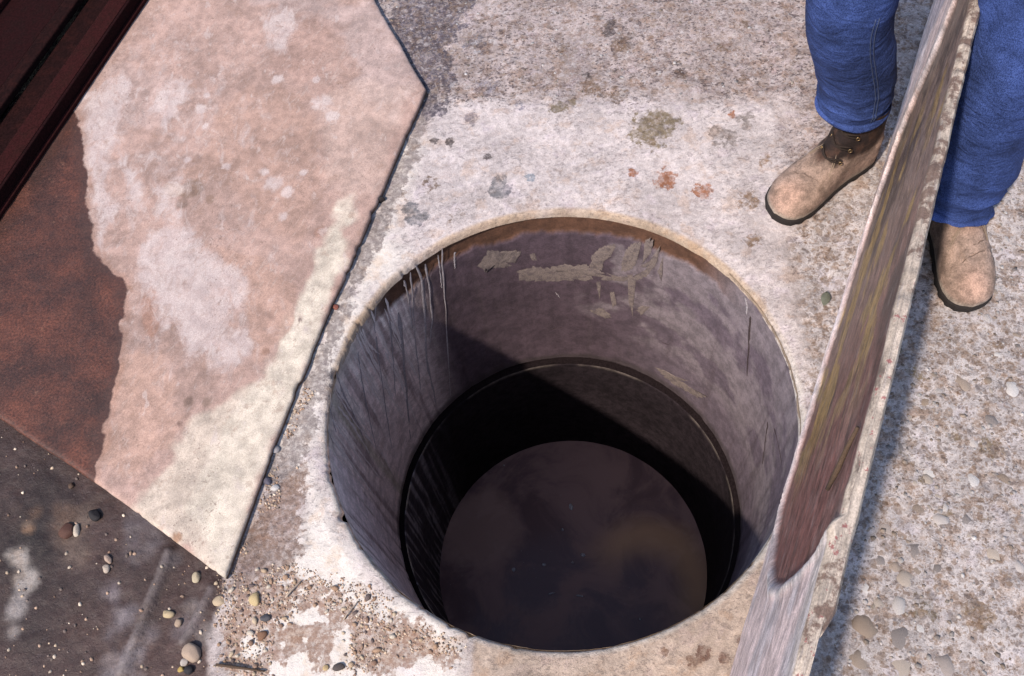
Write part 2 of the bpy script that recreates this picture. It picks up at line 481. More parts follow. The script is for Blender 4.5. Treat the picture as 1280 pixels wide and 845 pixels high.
SPOTS = [(0.355, 0.536, 0.0321, 0.34, 0.13, 0.06, 0.75), (0.429, 0.482, 0.0279, 0.34, 0.13, 0.06, 0.85), (0.358, 0.683, 0.0624, 0.24, 0.18, 0.11, 0.7), (0.274, 0.567, 0.0153, 0.34, 0.13, 0.06, 0.6), (-0.046, 0.575, 0.029, 0.19, 0.18, 0.19, 0.9), (-0.035, 0.609, 0.0176, 0.19, 0.18, 0.19, 0.7), (-0.254, 0.541, 0.0271, 0.19, 0.18, 0.19, 0.85), (-0.267, 0.567, 0.0195, 0.19, 0.18, 0.19, 0.8), (0.032, 0.603, 0.0175, 0.3, 0.32, 0.36, 0.7), (0.139, 0.803, 0.0283, 0.24, 0.18, 0.11, 0.6), (0.172, 0.815, 0.0162, 0.24, 0.18, 0.11, 0.7), (-0.143, 0.75, 0.0162, 0.1, 0.08, 0.08, 0.8), (-0.183, 0.759, 0.0142, 0.1, 0.08, 0.08, 0.7), (-0.061, 0.684, 0.0139, 0.1, 0.08, 0.08, 0.7), (0.227, 0.893, 0.0184, 0.1, 0.08, 0.08, 0.7), (0.307, 1.033, 0.0189, 0.1, 0.08, 0.08, 0.8), (0.317, 1.061, 0.0148, 0.1, 0.08, 0.08, 0.8), (0.329, 0.984, 0.0291, 0.22, 0.15, 0.11, 0.6), (0.174, 1.005, 0.0189, 0.22, 0.15, 0.11, 0.6), (0.458, 0.856, 0.0222, 0.1, 0.08, 0.08, 0.6), (0.455, 0.885, 0.0182, 0.1, 0.08, 0.08, 0.6), (0.23, 0.851, 0.0366, 0.22, 0.15, 0.11, 0.6), (0.284, 0.812, 0.0322, 0.22, 0.15, 0.11, 0.6), (0.657, 0.982, 0.0246, 0.22, 0.15, 0.11, 0.6), (0.576, 0.914, 0.0243, 0.22, 0.15, 0.11, 0.5), (0.074, 0.913, 0.0331, 0.22, 0.15, 0.11, 0.4), (0.137, 0.913, 0.0289, 0.22, 0.15, 0.11, 0.4), (0.608, 0.795, 0.0198, 0.22, 0.15, 0.11, 0.6), (0.515, 0.631, 0.0421, 0.3, 0.25, 0.23, 0.6), (0.574, 0.67, 0.0308, 0.3, 0.25, 0.23, 0.5), (0.549, 0.688, 0.0174, 0.34, 0.13, 0.06, 0.5), (0.597, 0.539, 0.0262, 0.3, 0.19, 0.12, 0.4), (0.521, 0.435, 0.0293, 0.3, 0.19, 0.12, 0.5), (0.501, 0.325, 0.025, 0.3, 0.19, 0.12, 0.45), (-0.031, 1.066, 0.0386, 0.27, 0.25, 0.29, 0.5), (0.046, 1.005, 0.038, 0.3, 0.26, 0.26, 0.4), (-0.031, 0.909, 0.0416, 0.25, 0.22, 0.25, 0.5), (-0.085, 0.812, 0.0286, 0.25, 0.22, 0.25, 0.5), (0.04, 0.825, 0.0204, 0.25, 0.23, 0.27, 0.5), (-0.159, 0.526, 0.0269, 0.22, 0.15, 0.11, 0.3), (-0.206, 0.632, 0.0237, 0.22, 0.15, 0.11, 0.35), (-0.286, 0.624, 0.0316, 0.22, 0.15, 0.11, 0.35), (0.18, -0.199, 0.0016, 0.22, 0.15, 0.11, 0.1), (0.177, -0.541, 0.0174, 0.2, 0.11, 0.08, 0.7), (0.213, -0.549, 0.0116, 0.2, 0.11, 0.08, 0.7), (0.154, -0.546, 0.0102, 0.2, 0.11, 0.08, 0.7), (0.249, -0.524, 0.0087, 0.2, 0.1, 0.08, 0.7), (0.107, -0.523, 0.0088, 0.25, 0.15, 0.1, 0.6), (0.587, -0.52, 0.0316, 0.24, 0.18, 0.11, 0.55), (0.694, -0.353, 0.0329, 0.24, 0.18, 0.11, 0.5), (0.831, -0.244, 0.0275, 0.24, 0.18, 0.11, 0.5), (0.767, -0.198, 0.0217, 0.24, 0.18, 0.11, 0.5), (0.761, -0.381, 0.0266, 0.24, 0.18, 0.11, 0.5), (0.68, -0.549, 0.0368, 0.24, 0.17, 0.11, 0.6), (0.821, -0.1, 0.0223, 0.22, 0.15, 0.11, 0.5), (0.933, -0.027, 0.0193, 0.22, 0.15, 0.11, 0.5), (0.686, -0.286, 0.0213, 0.24, 0.18, 0.11, 0.5), (0.664, -0.214, 0.0186, 0.24, 0.18, 0.11, 0.45), (0.922, -0.118, 0.0221, 0.22, 0.15, 0.11, 0.6), (0.744, -0.058, 0.0193, 0.24, 0.18, 0.11, 0.5), (0.82, -0.034, 0.0145, 0.22, 0.15, 0.11, 0.6), (0.716, 0.305, 0.0247, 0.22, 0.15, 0.11, 0.4), (0.662, 0.25, 0.0209, 0.22, 0.15, 0.11, 0.5), (0.66, 0.361, 0.0179, 0.22, 0.15, 0.11, 0.4)]
RIDGES = [((-0.835, -0.177), (-0.918, -0.394), 0.016, 0.012), ((-0.746, -0.265), (-0.798, -0.357), 0.014, 0.01)]

wob = (fbm(gp, 11, 5, 1) - .5)
wob2 = (fbm(gp, 30, 4, 2) - .5)
s_damp = sdpoly(gp, POLY_DAMP) + wob * .10
s_collar = sdpoly(gp, POLY_COLLAR) + wob * .10 + wob2 * .05
s_white = sdpoly(gp, POLY_WHITE) + wob * .12
s_brown = sdpoly(gp, POLY_BROWN) + wob * .06 + wob2 * .05
s_tan = sdpoly(gp, POLY_TAN) + wob2 * .012
s_purple = sdpoly(gp, POLY_PURPLE) + wob * .16 + wob2 * .08
s_right = sdpoly(gp, POLY_RIGHT) + wob * .08
s_strip = sdpoly(gp, POLY_STRIP) + wob * .07 + wob2 * .06
s_top = sdpoly(gp, POLY_TOP) + wob * .16
gc = np.tile(np.array([.58, .495, .475]), (len(gp), 1))
lf = fbm(gp, 3.0, 4, 21)[:, None]
gc = gc * (.88 + .24 * lf)
gc = mixc(gc, (.49, .405, .39), sst(s_top + wob2 * .10, -.09, .09))
gc = mixc(gc, (.60, .54, .53), sst(s_right, -.03, .03))
gc = mixc(gc, (.66, .575, .56), sst(s_collar, -.035, .035) * .9)
gc = mixc(gc, (.84, .765, .70), sst(s_white, -.05, .05))
gc = mixc(gc, (.50, .375, .28), sst(s_tan, -.004, .004) * .8)
stm = np.zeros(len(gp)); stc = np.tile(np.array([.3, .24, .22]), (len(gp), 1))


def stain(m, colr):
    global stm, stc
    w = (m > stm - .02)
    stc[w & (m > .02)] = colr
    stm = np.maximum(stm, m)


stain(sst(s_strip, -.03, .03) * .85, (.30, .25, .235))
stain(sst(s_brown, -.025, .025), (.27, .185, .15))
stain(sst(s_purple, -.04, .03), (.095, .080, .105))
# brown dirt washed over the white apron
dirt = sst(fbm(gp, 22, 5, 31) + .10 * sst(sdpoly(gp, [[-0.736, -0.246], [-0.685, -0.248], [-0.636, -0.235], [-0.557, -0.275], [-0.432, -0.316], [-0.314, -0.397], [-0.251, -0.451], [-0.277, -0.483], [-0.41, -0.433], [-0.428, -0.477], [-0.504, -0.47], [-0.484, -0.392], [-0.543, -0.337], [-0.608, -0.387], [-0.632, -0.457], [-0.735, -0.441], [-0.717, -0.355]]) + wob * .05, -.02, .03), .43, .54) * sst(sdpoly(gp, [[-0.717, -0.254], [-0.636, -0.227], [-0.479, -0.309], [-0.345, -0.399], [-0.244, -0.46], [-0.244, -0.517], [-0.505, -0.491], [-0.732, -0.441]]) + wob * .12, -.03, .05)
stain(dirt * .8, (.35, .225, .17))
for x, y, r, cr, cg, cb, k in SPOTS:
    d = np.hypot(gx - x, gy - y) + wob2 * r * 1.6 + wob * r * .8
    stain(sst(d, r * 1.5, r * .3) * min(1, k + .12), (cr, cg, cb))
m_d = sst(s_damp, -.004, .016)
dampc = np.tile(np.array([.062, .034, .029]), (len(gp), 1)) * np.clip(-.15 + 2.2 * fbm(gp, 7, 6, 41)[:, None], .22, 2)
for x, y, r, cr, cg, cb, k in DUST:
    d = np.hypot(gx - x, gy - y) + wob * r * 1.7 + wob2 * r * 1.3
    dampc = mixc(dampc, (cr, cg, cb), sst(d, r * 1.1, r * .3) * k)
gc = gc * (1 - m_d[:, None]) + dampc * m_d[:, None]
# tan worn arris round the opening
arr = sst(np.hypot(gx, gy) - .5 + wob2 * .012, .011, .004) * sst(fbm(ca, 2.1, 3, 8), .3, .5)[None, :].repeat(len(rad), 0).ravel()
far = sst(gy, -.1, .25)
gc = mixc(gc, (.50, .36, .24), arr * far * .8)
gc = mixc(gc, (.66, .60, .54), arr * (1 - far) * .7)
# relief
agg = np.clip(.10 + .75 * sst(s_right, -.03, .05) + .5 * sst(s_top, -.03, .04) - .05 * sst(s_white, 0, .05), 0, 1) * (1 - .85 * m_d) * (1 - .6 * sst(s_collar, -.01, .01))
pit = np.clip(.45 + .55 * sst(s_top, -.03, .04) - .3 * sst(s_white, 0, .05) - .1 * sst(s_collar, -.01, .01), 0, 1) * (1 - .4 * m_d)
fade = np.clip((rr2.ravel() - .508) / .04, 0, 1) * near
relief = (fbm(gp, 5, 3, 61) - .5) * .008 + (fbm(gp, 60, 3, 62) - .5) * (.0035 + .005 * sst(s_right, -.03, .05) + .004 * m_d + .003 * sst(s_top, 0, .04))
relief -= .014 * sst(s_damp, -.01, .03)
relief += .003 * sst(s_collar, -.006, .006)
for a, b, w, hgt in RIDGES:
    a = np.array(a); b = np.array(b); e = b - a; w_ = gp - a
    t = np.clip((w_ @ e) / (e @ e), 0, 1)
    d = np.hypot(*(w_ - t[:, None] * e).T) + wob2 * .012
    k = sst(d, w, w * .25)
    relief += hgt * k
    gc = mixc(gc, (.23, .19, .185), k * .55)
gz += relief * fade
gv = np.stack([gx, gy, gz], 1)
ground = mk('ground', gv, gridfaces(len(rad), NA, wrap=True, flip=True), M_GROUND, col=gc,
            attrs={'stain': stm * (1 - m_d), 'smooth': sst(s_white, -.04, .05) * (1 - m_d), 'aggregate': agg, 'damp': m_d, 'pitting': pit})
at = ground.data.attributes.new('stain_tint', 'FLOAT_COLOR', 'POINT')
at.data.foreach_set('color', np.concatenate([stc, np.ones((len(stc), 1))], 1).astype(np.float32).ravel())
tag(ground, kind='structure')
ground['label'] = 'pale worn concrete ground around the round well opening'


def zg(x, y):
    r = math.hypot(x, y)
    i = min(max(int(np.searchsorted(rad, r)) - 1, 0), len(rad) - 1)
    k = int(round((math.atan2(y, x) % (2 * math.pi)) / (2 * math.pi) * NA)) % NA
    return float(gz[i * NA + k])


# ------------------------------------------------------------------ stones
def stone_mesh(name, seed, mat, flat=.6, full=False):
    r_ = np.random.RandomState(seed)
    bm = bmesh.new(); bmesh.ops.create_icosphere(bm, subdivisions=1, radius=1)
    ax = 1 + r_.uniform(-.25, .35, 2)
    V = np.array([v.co for v in bm.verts])
    pl = r_.normal(size=(5, 3)); pl /= np.linalg.norm(pl, axis=1)[:, None]
    for q in pl:                       # a few worn flats
        d = V @ q; V = V - np.clip(d - r_.uniform(.62, .85), 0, 9)[:, None] * q[None, :]
    V = V * np.array([ax[0], 1 / ax[0] ** .5, flat]) * (1 + r_.uniform(-.06, .06, (len(V), 1)))
    for v, c in zip(bm.verts, V): v.co = c
    if not full:
        bmesh.ops.delete(bm, geom=[f for f in bm.faces if f.calc_center_median().z < -.28 * flat], context='FACES')
    for f in bm.faces: f.smooth = True
    me = bpy.data.meshes.new(name); bm.to_mesh(me); bm.free()
    me.materials.append(mat)
    return me


agg_meshes = [stone_mesh('stone', 100 + k, M_AGG, .5) for k in range(12)]
grav_meshes = [stone_mesh('gravel_stone', 200 + k, M_GRAVEL, .65, True) for k in range(12)]


def inst(name, me, loc, s, rz, tilt=0., parent=None):
    o = bpy.data.objects.new(name, me)
    o.location = loc; o.scale = s if hasattr(s, '__len__') else (s, s, s)
    o.rotation_euler = (tilt, tilt * .6, rz)
    COL.objects.link(o)
    if parent: o.parent = parent
    return o


def inpoly(x, y, poly):
    return float(sdpoly(np.array([[x, y]]), poly)[0])


# embedded river stones, right of the standing lid: the large ones singly, the grit as one
placed = []
FACE_N, FACE_T = (.854, -.520), (.520, .854)


def try_place(x, y, r, gap=.8):
    for (a, b, c) in placed:
        if (a - x) ** 2 + (b - y) ** 2 < (gap * (r + c)) ** 2: return False
    placed.append((x, y, r)); return True


for x, y, r, k in [(0.477, -0.534, 0.0244, 0), (0.53, -0.571, 0.0312, 1), (0.548, -0.511, 0.0173, 2), (0.573, -0.558, 0.0199, 3), (0.615, -0.419, 0.0206, 4), (0.652, -0.346, 0.0255, 5), (0.58, -0.366, 0.0195, 6), (0.567, -0.439, 0.0132, 7), (0.545, -0.423, 0.0118, 8), (0.681, -0.367, 0.0149, 9), (0.58, -0.467, 0.0204, 10), (0.506, -0.47, 0.0131, 11), (0.697, -0.271, 0.0168, 0), (0.607, -0.456, 0.019, 1), (0.646, -0.462, 0.0174, 2), (0.521, -0.616, 0.0336, 3), (0.451, -0.591, 0.0212, 4), (0.592, -0.627, 0.025, 5), (0.515, -0.501, 0.013, 6), (0.709, -0.435, 0.019, 7), (0.757, -0.443, 0.0189, 8), (0.745, -0.123, 0.0143, 9), (0.775, -0.11, 0.0127, 10), (0.828, -0.101, 0.0191, 11), (0.921, -0.127, 0.0189, 0), (0.702, -0.151, 0.0126, 1), (0.853, -0.187, 0.0155, 2), (0.686, -0.286, 0.0122, 3), (0.828, -0.311, 0.018, 4), (0.769, -0.301, 0.0181, 5)]:
    placed.append((x, y, r))
    inst('stone', agg_meshes[k % 12], (x, y, zg(x, y) - r * .10), (r * 1.15, r * .95, r * .40), rnd.uniform(0, 6.3), 0, ground)
cnt = 0; tries = 0
while cnt < 262 and tries < 9000:
    tries += 1
    x = rnd.uniform(.42, 1.5); y = rnd.uniform(-.75, 1.0)
    n_ = x * FACE_N[0] + y * FACE_N[1]
    if n_ < .56 or inpoly(x, y, POLY_RIGHT) < 0: continue
    r = rnd.choice((.008, .009, .010, .011, .012, .014, .017))
    if fbm(np.array([[x, y]]), 6, 2, 77)[0] < .42: continue
    if not try_place(x, y, r, .95): continue
    inst('stone', agg_meshes[cnt % 12], (x, y, zg(x, y) - r * rnd.uniform(.10, .26)), (r * rnd.uniform(.9, 1.35), r * rnd.uniform(.75, 1.05), r * .45), rnd.uniform(0, 6.3), rnd.uniform(-.15, .15), ground)
    cnt += 1


def stuff_stones(name, spots, cols, mat, parent=None, flat=.6):
    """one joined mesh of many tiny stones"""
    base = [stone_mesh('tmp', 300 + k, mat, flat) for k in range(6)]
    bv = []
    for me in base:
        v = np.array([q.co for q in me.vertices]); f = [list(p.vertices) for p in me.polygons]
        bv.append((v, np.array(f)))
    VV = []; FF = []; CC = []; off = 0
    r_ = np.random.RandomState(5)
    for (x, y, z, s) in spots:
        v, f = bv[r_.randint(6)]
        a = r_.uniform(0, 6.28); c_, s_ = math.cos(a), math.sin(a)
        q = v * s * np.array([r_.uniform(.9, 1.3), 1, 1])
        q = np.stack([q[:, 0] * c_ - q[:, 1] * s_ + x, q[:, 0] * s_ + q[:, 1] * c_ + y, q[:, 2] + z], 1)
        VV.append(q); FF.append(f + off); off += len(q)
        CC.append(np.tile(np.array(cols[r_.randint(len(cols))]) * r_.uniform(.7, 1.2), (len(q), 1)))
    o = mk(name, np.concatenate(VV), np.concatenate(FF), mat, parent, col=np.concatenate(CC))
    for me in base: bpy.data.meshes.remove(me)
    tag(o, kind='stuff')
    return o


sp = []
rr_ = np.random.RandomState(11)
while len(sp) < 3200:
    x = rr_.uniform(.4, 1.6); y = rr_.uniform(-.8, 1.1)
    if x * FACE_N[0] + y * FACE_N[1] < .53: continue
    r = rr_.choice([.003, .004, .005, .0065])
    sp.append((x, y, zg(x, y) - r * rr_.uniform(.1, .45), r))
# grit on the far part of the ground
while len(sp) < 4300:
    x = rr_.uniform(-.3, 1.1); y = rr_.uniform(.55, 1.5)
    if inpoly(x, y, POLY_TOP) < .0 or rr_.rand() < .3: continue
    r = rr_.choice([.002, .003, .004, .006])
    sp.append((x, y, zg(x, y) - r * rr_.uniform(.2, .5), r))
stuff_stones('small_aggregate', sp, [tuple(c_ * .72 for c_ in a) for a in AGG], M_STUFF, ground, .5)

# ------------------------------------------------------------------ the well shaft
well = empty('well_shaft', (0, 0, -1.4))
tag(well, 'round concrete well shaft sunk into the ground with dark lower pipe', 'well')
WZ = 1.4                                   # part coordinates are lifted by this
NW = 760
zs = -np.concatenate([[.006, .012, .018], np.arange(.024, .735, .0065)])
zz, wa = np.meshgrid(zs, np.arange(NW) / NW * 2 * math.pi, indexing='ij')
wc = np.stack([np.cos(wa).ravel(), np.sin(wa).ravel()], 1)
dep = -zz.ravel()
w3 = np.stack([wc[:, 0] * .5, wc[:, 1] * .5, dep], 1)
adeg = np.degrees(np.arctan2(wc[:, 1], wc[:, 0]))            # 90 = far side, 180 = left
strk = fbm(np.stack([wc[:, 0] * 26, wc[:, 1] * 26, dep * 1.6], 1), 1, 5, 71)
strk2 = fbm(np.stack([wc[:, 0] * 90, wc[:, 1] * 90, dep * 4.5], 1), 1, 4, 72)
blo = fbm(w3, 9, 5, 73)
band_low = .082 + (fbm(wc * 4, 1.6, 4, 74) - .5) * .05 + (fbm(wc * 20, 1.6, 3, 75) - .5) * .02
band_on = sst(adeg, 22, 42) * sst(adeg, 150, 132)
band = sst(band_low - dep, -.004, .004) * band_on
rad_w = .497 - (dep / .73) * .019 + band * .006 + (fbm(w3, 16, 3, 76) - .5) * .004 - (strk - .5) * .003
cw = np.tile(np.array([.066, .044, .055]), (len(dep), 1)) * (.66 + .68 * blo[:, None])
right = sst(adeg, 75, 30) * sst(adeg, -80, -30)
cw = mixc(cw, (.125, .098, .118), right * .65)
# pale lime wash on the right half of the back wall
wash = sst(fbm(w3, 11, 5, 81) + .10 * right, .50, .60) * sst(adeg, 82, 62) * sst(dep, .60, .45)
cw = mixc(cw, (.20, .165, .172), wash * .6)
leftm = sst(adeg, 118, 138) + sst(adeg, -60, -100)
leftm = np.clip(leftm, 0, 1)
cw = mixc(cw, (.76, .61, .57), leftm * .85)  # pale left wall, painted lighter still to make up for its shade
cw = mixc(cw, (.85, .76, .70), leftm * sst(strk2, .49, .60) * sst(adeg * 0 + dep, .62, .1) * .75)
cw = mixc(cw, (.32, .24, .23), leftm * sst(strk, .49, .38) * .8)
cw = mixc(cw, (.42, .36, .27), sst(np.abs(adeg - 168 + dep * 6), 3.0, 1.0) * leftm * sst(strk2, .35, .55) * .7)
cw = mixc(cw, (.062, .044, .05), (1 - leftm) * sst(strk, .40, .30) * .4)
# dust and trowelled mortar near the arris on the left
top_l = sst(dep, .10 + (strk2 - .5) * .14, .02) * sst(adeg, 120, 150)
cw = mixc(cw, (.50, .45, .40), top_l * .6)
brown = np.array([.085, .040, .024]) * (1 + .5 * (fbm(w3, 40, 3, 78)[:, None] - .5))
cw = cw * (1 - band[:, None]) + brown * band[:, None]
lip = sst(dep, .020 + (fbm(wc * 9, 1.3, 3, 79) - .5) * .012, .012)
cw = mixc(cw, (.30, .22, .15), lip * .85)
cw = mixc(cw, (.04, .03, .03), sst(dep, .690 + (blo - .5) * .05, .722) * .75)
nl = sst(adeg, -125, -150) * (adeg < 0)
cw = mixc(cw, (.72, .60, .60), nl * sst(strk, .36, .46) * .7)
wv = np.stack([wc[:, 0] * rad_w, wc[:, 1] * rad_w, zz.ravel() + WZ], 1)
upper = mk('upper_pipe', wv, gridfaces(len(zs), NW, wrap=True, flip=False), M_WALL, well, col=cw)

# joint: dark mastic gap, then the slightly narrower lower pipe
ja = np.arange(240) / 240 * 2 * math.pi
jr = [.479, .493, .493, .466, .4635]; jz = [-.728, -.732, -.752, -.756, -.760]
jv = []
for k in range(5):
    j_ = (fbm(np.stack([np.cos(ja), np.sin(ja)], 1) * 6, 1, 3, 90 + k) - .5) * .006 * (k in (0, 1))
    jv.append(np.stack([np.cos(ja) * (jr[k] + j_), np.sin(ja) * (jr[k] + j_), np.full(240, jz[k] + WZ) + j_], 1))
mk('joint_gap', np.concatenate(jv[:4]), gridfaces(4, 240, wrap=True, flip=False), M_TAR, well)
lz = -np.concatenate([[.7555, .758, .762], np.arange(.77, 1.47, .012)])
NL = 480
lzz, la = np.meshgrid(lz, np.arange(NL) / NL * 2 * math.pi, indexing='ij')
lc = np.stack([np.cos(la).ravel(), np.sin(la).ravel()], 1); ld = -lzz.ravel()
l3 = np.stack([lc[:, 0] * .46, lc[:, 1] * .46, ld], 1)
lst = fbm(np.stack([lc[:, 0] * 40, lc[:, 1] * 40, ld * 2], 1), 1, 4, 95)
ladeg = np.degrees(np.arctan2(lc[:, 1], lc[:, 0]))
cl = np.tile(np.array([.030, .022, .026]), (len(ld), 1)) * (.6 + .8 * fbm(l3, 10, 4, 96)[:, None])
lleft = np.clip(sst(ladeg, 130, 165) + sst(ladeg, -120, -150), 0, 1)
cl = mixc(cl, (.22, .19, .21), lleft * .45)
cl = mixc(cl, (.60, .54, .56), lleft * sst(lst, .54, .66) * .8)  # pale streaks on the left, lightened to offset the shade there
edge = sst(ld, .768, .758) * (.15 + .85 * lleft) * sst(fbm(lc * 7, 1, 3, 97), .4, .55)
cl = mixc(cl, (.55, .46, .38), edge)  # thin highlight on the pipe lip painted in, strongest at left
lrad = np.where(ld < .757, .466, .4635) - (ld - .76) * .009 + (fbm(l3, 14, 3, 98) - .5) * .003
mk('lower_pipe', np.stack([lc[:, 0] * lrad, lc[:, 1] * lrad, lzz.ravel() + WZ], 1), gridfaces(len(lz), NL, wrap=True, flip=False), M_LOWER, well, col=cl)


def wall_pt(a, d, off=.002):
    r = .497 - (d / .73) * .019 - off
    return (r * math.cos(math.radians(a)), r * math.sin(math.radians(a)), -d + WZ)


def wall_patch(name, pts, mat, off=.004, n=26, rough=.2, seed=0):
    """raised daub on the shaft wall: outline in (degrees, depth), domed a little"""
    r_ = np.random.RandomState(seed)
    P_ = np.array(pts, float); L = np.linalg.norm(np.roll(P_, -1, 0) - P_, axis=1)
    out = []
    cs = np.concatenate([[0], np.cumsum(L)])
    for s_ in np.linspace(0, cs[-1], n, endpoint=False):
        k = np.searchsorted(cs, s_, 'right') - 1
        t = (s_ - cs[k]) / L[k]
        out.append(P_[k] * (1 - t) + P_[(k + 1) % len(P_)] * t)
    out = np.array(out); c = out.mean(0)
    out = c + (out - c) * (1 + .5 * r_.uniform(-rough, rough, (n, 1)) + 1.3 * rough * (fbm(np.stack([np.arange(n) * .22, np.full(n, seed * 1.7)], 1), 1, 3, 4)[:, None] - .5))
    V = [wall_pt(a, d, .0005) for a, d in out]
    V += [wall_pt(*(c + (q - c) * .86), off) for q in out]
    V += [wall_pt(*(c + (q - c) * .45), off * 1.1) for q in out]
    V.append(wall_pt(c[0], c[1], off))
    F = [[k, (k + 1) % n, n + (k + 1) % n, n + k] for k in range(n)]
    F += [[n + k, n + (k + 1) % n, 2 * n + (k + 1) % n, 2 * n + k] for k in range(n)]
    F += [[2 * n + k, 2 * n + (k + 1) % n, 3 * n] for k in range(n)]
    return mk(name, V, F, mat, well)


for k, pts in enumerate([[[105.09, 0.1523], [101.04, 0.1101], [93.29, 0.1481], [97.36, 0.1693], [95.23, 0.1993], [101.92, 0.177], [104.18, 0.1943]], [[99.37, 0.1317], [93.16, 0.1348], [95.02, 0.178], [99.48, 0.1817]], [[95.67, 0.1472], [91.84, 0.1455], [94.15, 0.1886], [96.97, 0.1778]], [[95.59, 0.2352], [90.42, 0.2073], [83.32, 0.2311], [71.27, 0.2605], [72.49, 0.2932], [83.66, 0.3033], [94.74, 0.2768]], [[80.96, 0.244], [73.21, 0.2187], [68.35, 0.2468], [76.18, 0.2817]], [[89.63, 0.1655], [88.18, 0.1616], [87.48, 0.1991], [88.9, 0.196]], [[72.25, 0.247], [70.84, 0.1715], [68.54, 0.1317], [64.41, 0.1106], [65.19, 0.1578], [67.48, 0.1927], [68.37, 0.2393]], [[62.55, 0.2212], [61.44, 0.145], [59.76, 0.1036], [57.11, 0.0751], [57.61, 0.1426], [59.21, 0.2]], [[70.29, 0.2546], [66.35, 0.2641], [61.43, 0.2506], [59.0, 0.2361], [61.34, 0.2692], [67.3, 0.2819]], [[59.0, 0.2361], [55.32, 0.1881], [52.93, 0.1183], [51.51, 0.0627], [51.64, 0.1247], [54.19, 0.2042], [57.45, 0.2439]], [[56.18, 0.074], [53.58, 0.0443], [54.03, 0.1037], [56.06, 0.1562]], [[70.01, 0.2963], [68.52, 0.293], [68.66, 0.3736]], [[60.23, 0.2418], [57.58, 0.2218], [57.56, 0.3066], [57.65, 0.4228], [59.28, 0.3719]], [[51.42, 0.173], [50.36, 0.1028], [49.81, 0.2069]], [[71.71, 0.4477], [68.06, 0.4223], [64.79, 0.4547], [68.5, 0.4755]], [[56.49, 0.3907], [53.55, 0.3481], [52.45, 0.3494], [54.75, 0.4061]], [[65.64, 0.3401], [64.15, 0.3269], [63.15, 0.3886], [64.4, 0.4102]], [[45.23, 0.6618], [40.15, 0.6414], [31.86, 0.6259], [24.16, 0.5801], [29.82, 0.6515], [40.11, 0.6936]]]):
    q_ = np.array(pts, float); m_ = q_.mean(0)
    for j in range(2):
        o_ = np.array([rnd.uniform(-.35, .35) * np.ptp(q_[:, 0]), rnd.uniform(-.3, .3) * np.ptp(q_[:, 1])]) * j
        wall_patch('cement_smear', m_ + o_ + (q_ - m_) * (1 if j == 0 else rnd.uniform(.5, .8)), M_CEMENT, .0010 + .0004 * j, 56, .30, k * 3 + j)


def drip(pts, w, mat, seed, off=.0010, name='drip'):
    r_ = np.random.RandomState(seed)
    P_ = np.array(pts, float); n = 16
    cs = np.linspace(0, len(P_) - 1, n)
    V = []
    for i, s_ in enumerate(cs):
        k = min(int(s_), len(P_) - 2); t = s_ - k
        a, d = P_[k] * (1 - t) + P_[k + 1] * t
        ww = w * .55 * (1 - .45 * i / n) * r_.uniform(.6, 1.45)
        if i in (0, n - 1): ww *= .4
        a += r_.uniform(-.18, .18)
        da = math.degrees(ww / .49)
        for q, o_ in ((-1, .0004), (-.5, off), (.5, off), (1, .0004)):
            V.append(wall_pt(a + q * da, d, o_))
    F = [[i * 4 + j, i * 4 + j + 1, i * 4 + 5 + j, i * 4 + 4 + j] for i in range(n - 1) for j in range(3)]
    mk(name, V, F, mat, well)


for k, (w, pts) in enumerate([(0.004, [[114.05, 0.0164], [115.3, 0.0751], [117.31, 0.2055], [120.41, 0.3844], [124.08, 0.5842], [126.32, 0.6908]]), (0.009, [[122.9, 0.0097], [122.61, 0.0823], [125.51, 0.2447], [129.99, 0.4119], [131.29, 0.5429], [133.05, 0.681]]), (0.006, [[120.24, 0.0337], [121.06, 0.1336], [123.54, 0.2659], [126.97, 0.3569]]), (0.006, [[127.58, 0.0326], [128.14, 0.099], [130.36, 0.2303]]), (0.004, [[125.0, 0.0238], [127.62, 0.1422], [131.33, 0.3037], [136.38, 0.5211]]), (0.004, [[115.65, 0.031], [117.09, 0.1321], [117.55, 0.1652]]), (0.005, [[111.02, 0.0551], [111.96, 0.1181]]), (0.011, [[132.77, 0.1215], [135.6, 0.2479], [142.41, 0.4778], [149.91, 0.6853]]), (0.005, [[136.35, 0.1154], [139.73, 0.2334], [146.29, 0.4122]]), (0.005, [[137.62, 0.0004], [141.9, 0.08], [148.09, 0.2833], [157.28, 0.5325]]), (0.004, [[150.53, 0.0693], [155.56, 0.1989], [163.29, 0.4022]]), (0.007, [[160.71, 0.0004], [162.51, 0.0699], [163.96, 0.2031], [165.76, 0.293]]), (0.005, [[166.28, 0.0004], [170.09, 0.009], [173.72, 0.0699]]), (0.004, [[171.55, 0.0002], [176.48, 0.01], [177.74, 0.0532]]), (0.006, [[23.3, 0.0282], [21.78, 0.0552], [21.43, 0.0761]]), (0.003, [[82.89, 0.3565], [81.48, 0.3861]])]):
    drip(pts, w, M_LIME, k)
for k in range(26):                                  # finer lime runs down the left side
    a0 = rnd.uniform(128, 190); d0 = rnd.choice((.015, .03, .06, .12, .2)); ln = rnd.uniform(.12, .5)
    drip([(a0, d0), (a0 + rnd.uniform(-.8, .8), d0 + ln * .4), (a0 + rnd.uniform(-1.2, 1.2), min(.70, d0 + ln))], rnd.uniform(.003, .008), M_LIME_LIFTED, 100 + k, .0008)
for k, (w, pts) in enumerate([(0.006, [[19.97, 0.0682], [17.27, 0.1647], [13.69, 0.279]]), (0.011, [[-5.43, 0.2312], [-10.48, 0.2161], [-16.67, 0.1915]]), (0.007, [[-1.62, 0.271], [-4.27, 0.3266], [-8.42, 0.3973]]), (0.008, [[46.44, 0.4966], [44.08, 0.4898]]), (0.007, [[84.85, 0.5548], [81.53, 0.5487]])]):
    drip(pts, w, M_RUN, 40 + k, .0010, 'dark_run')

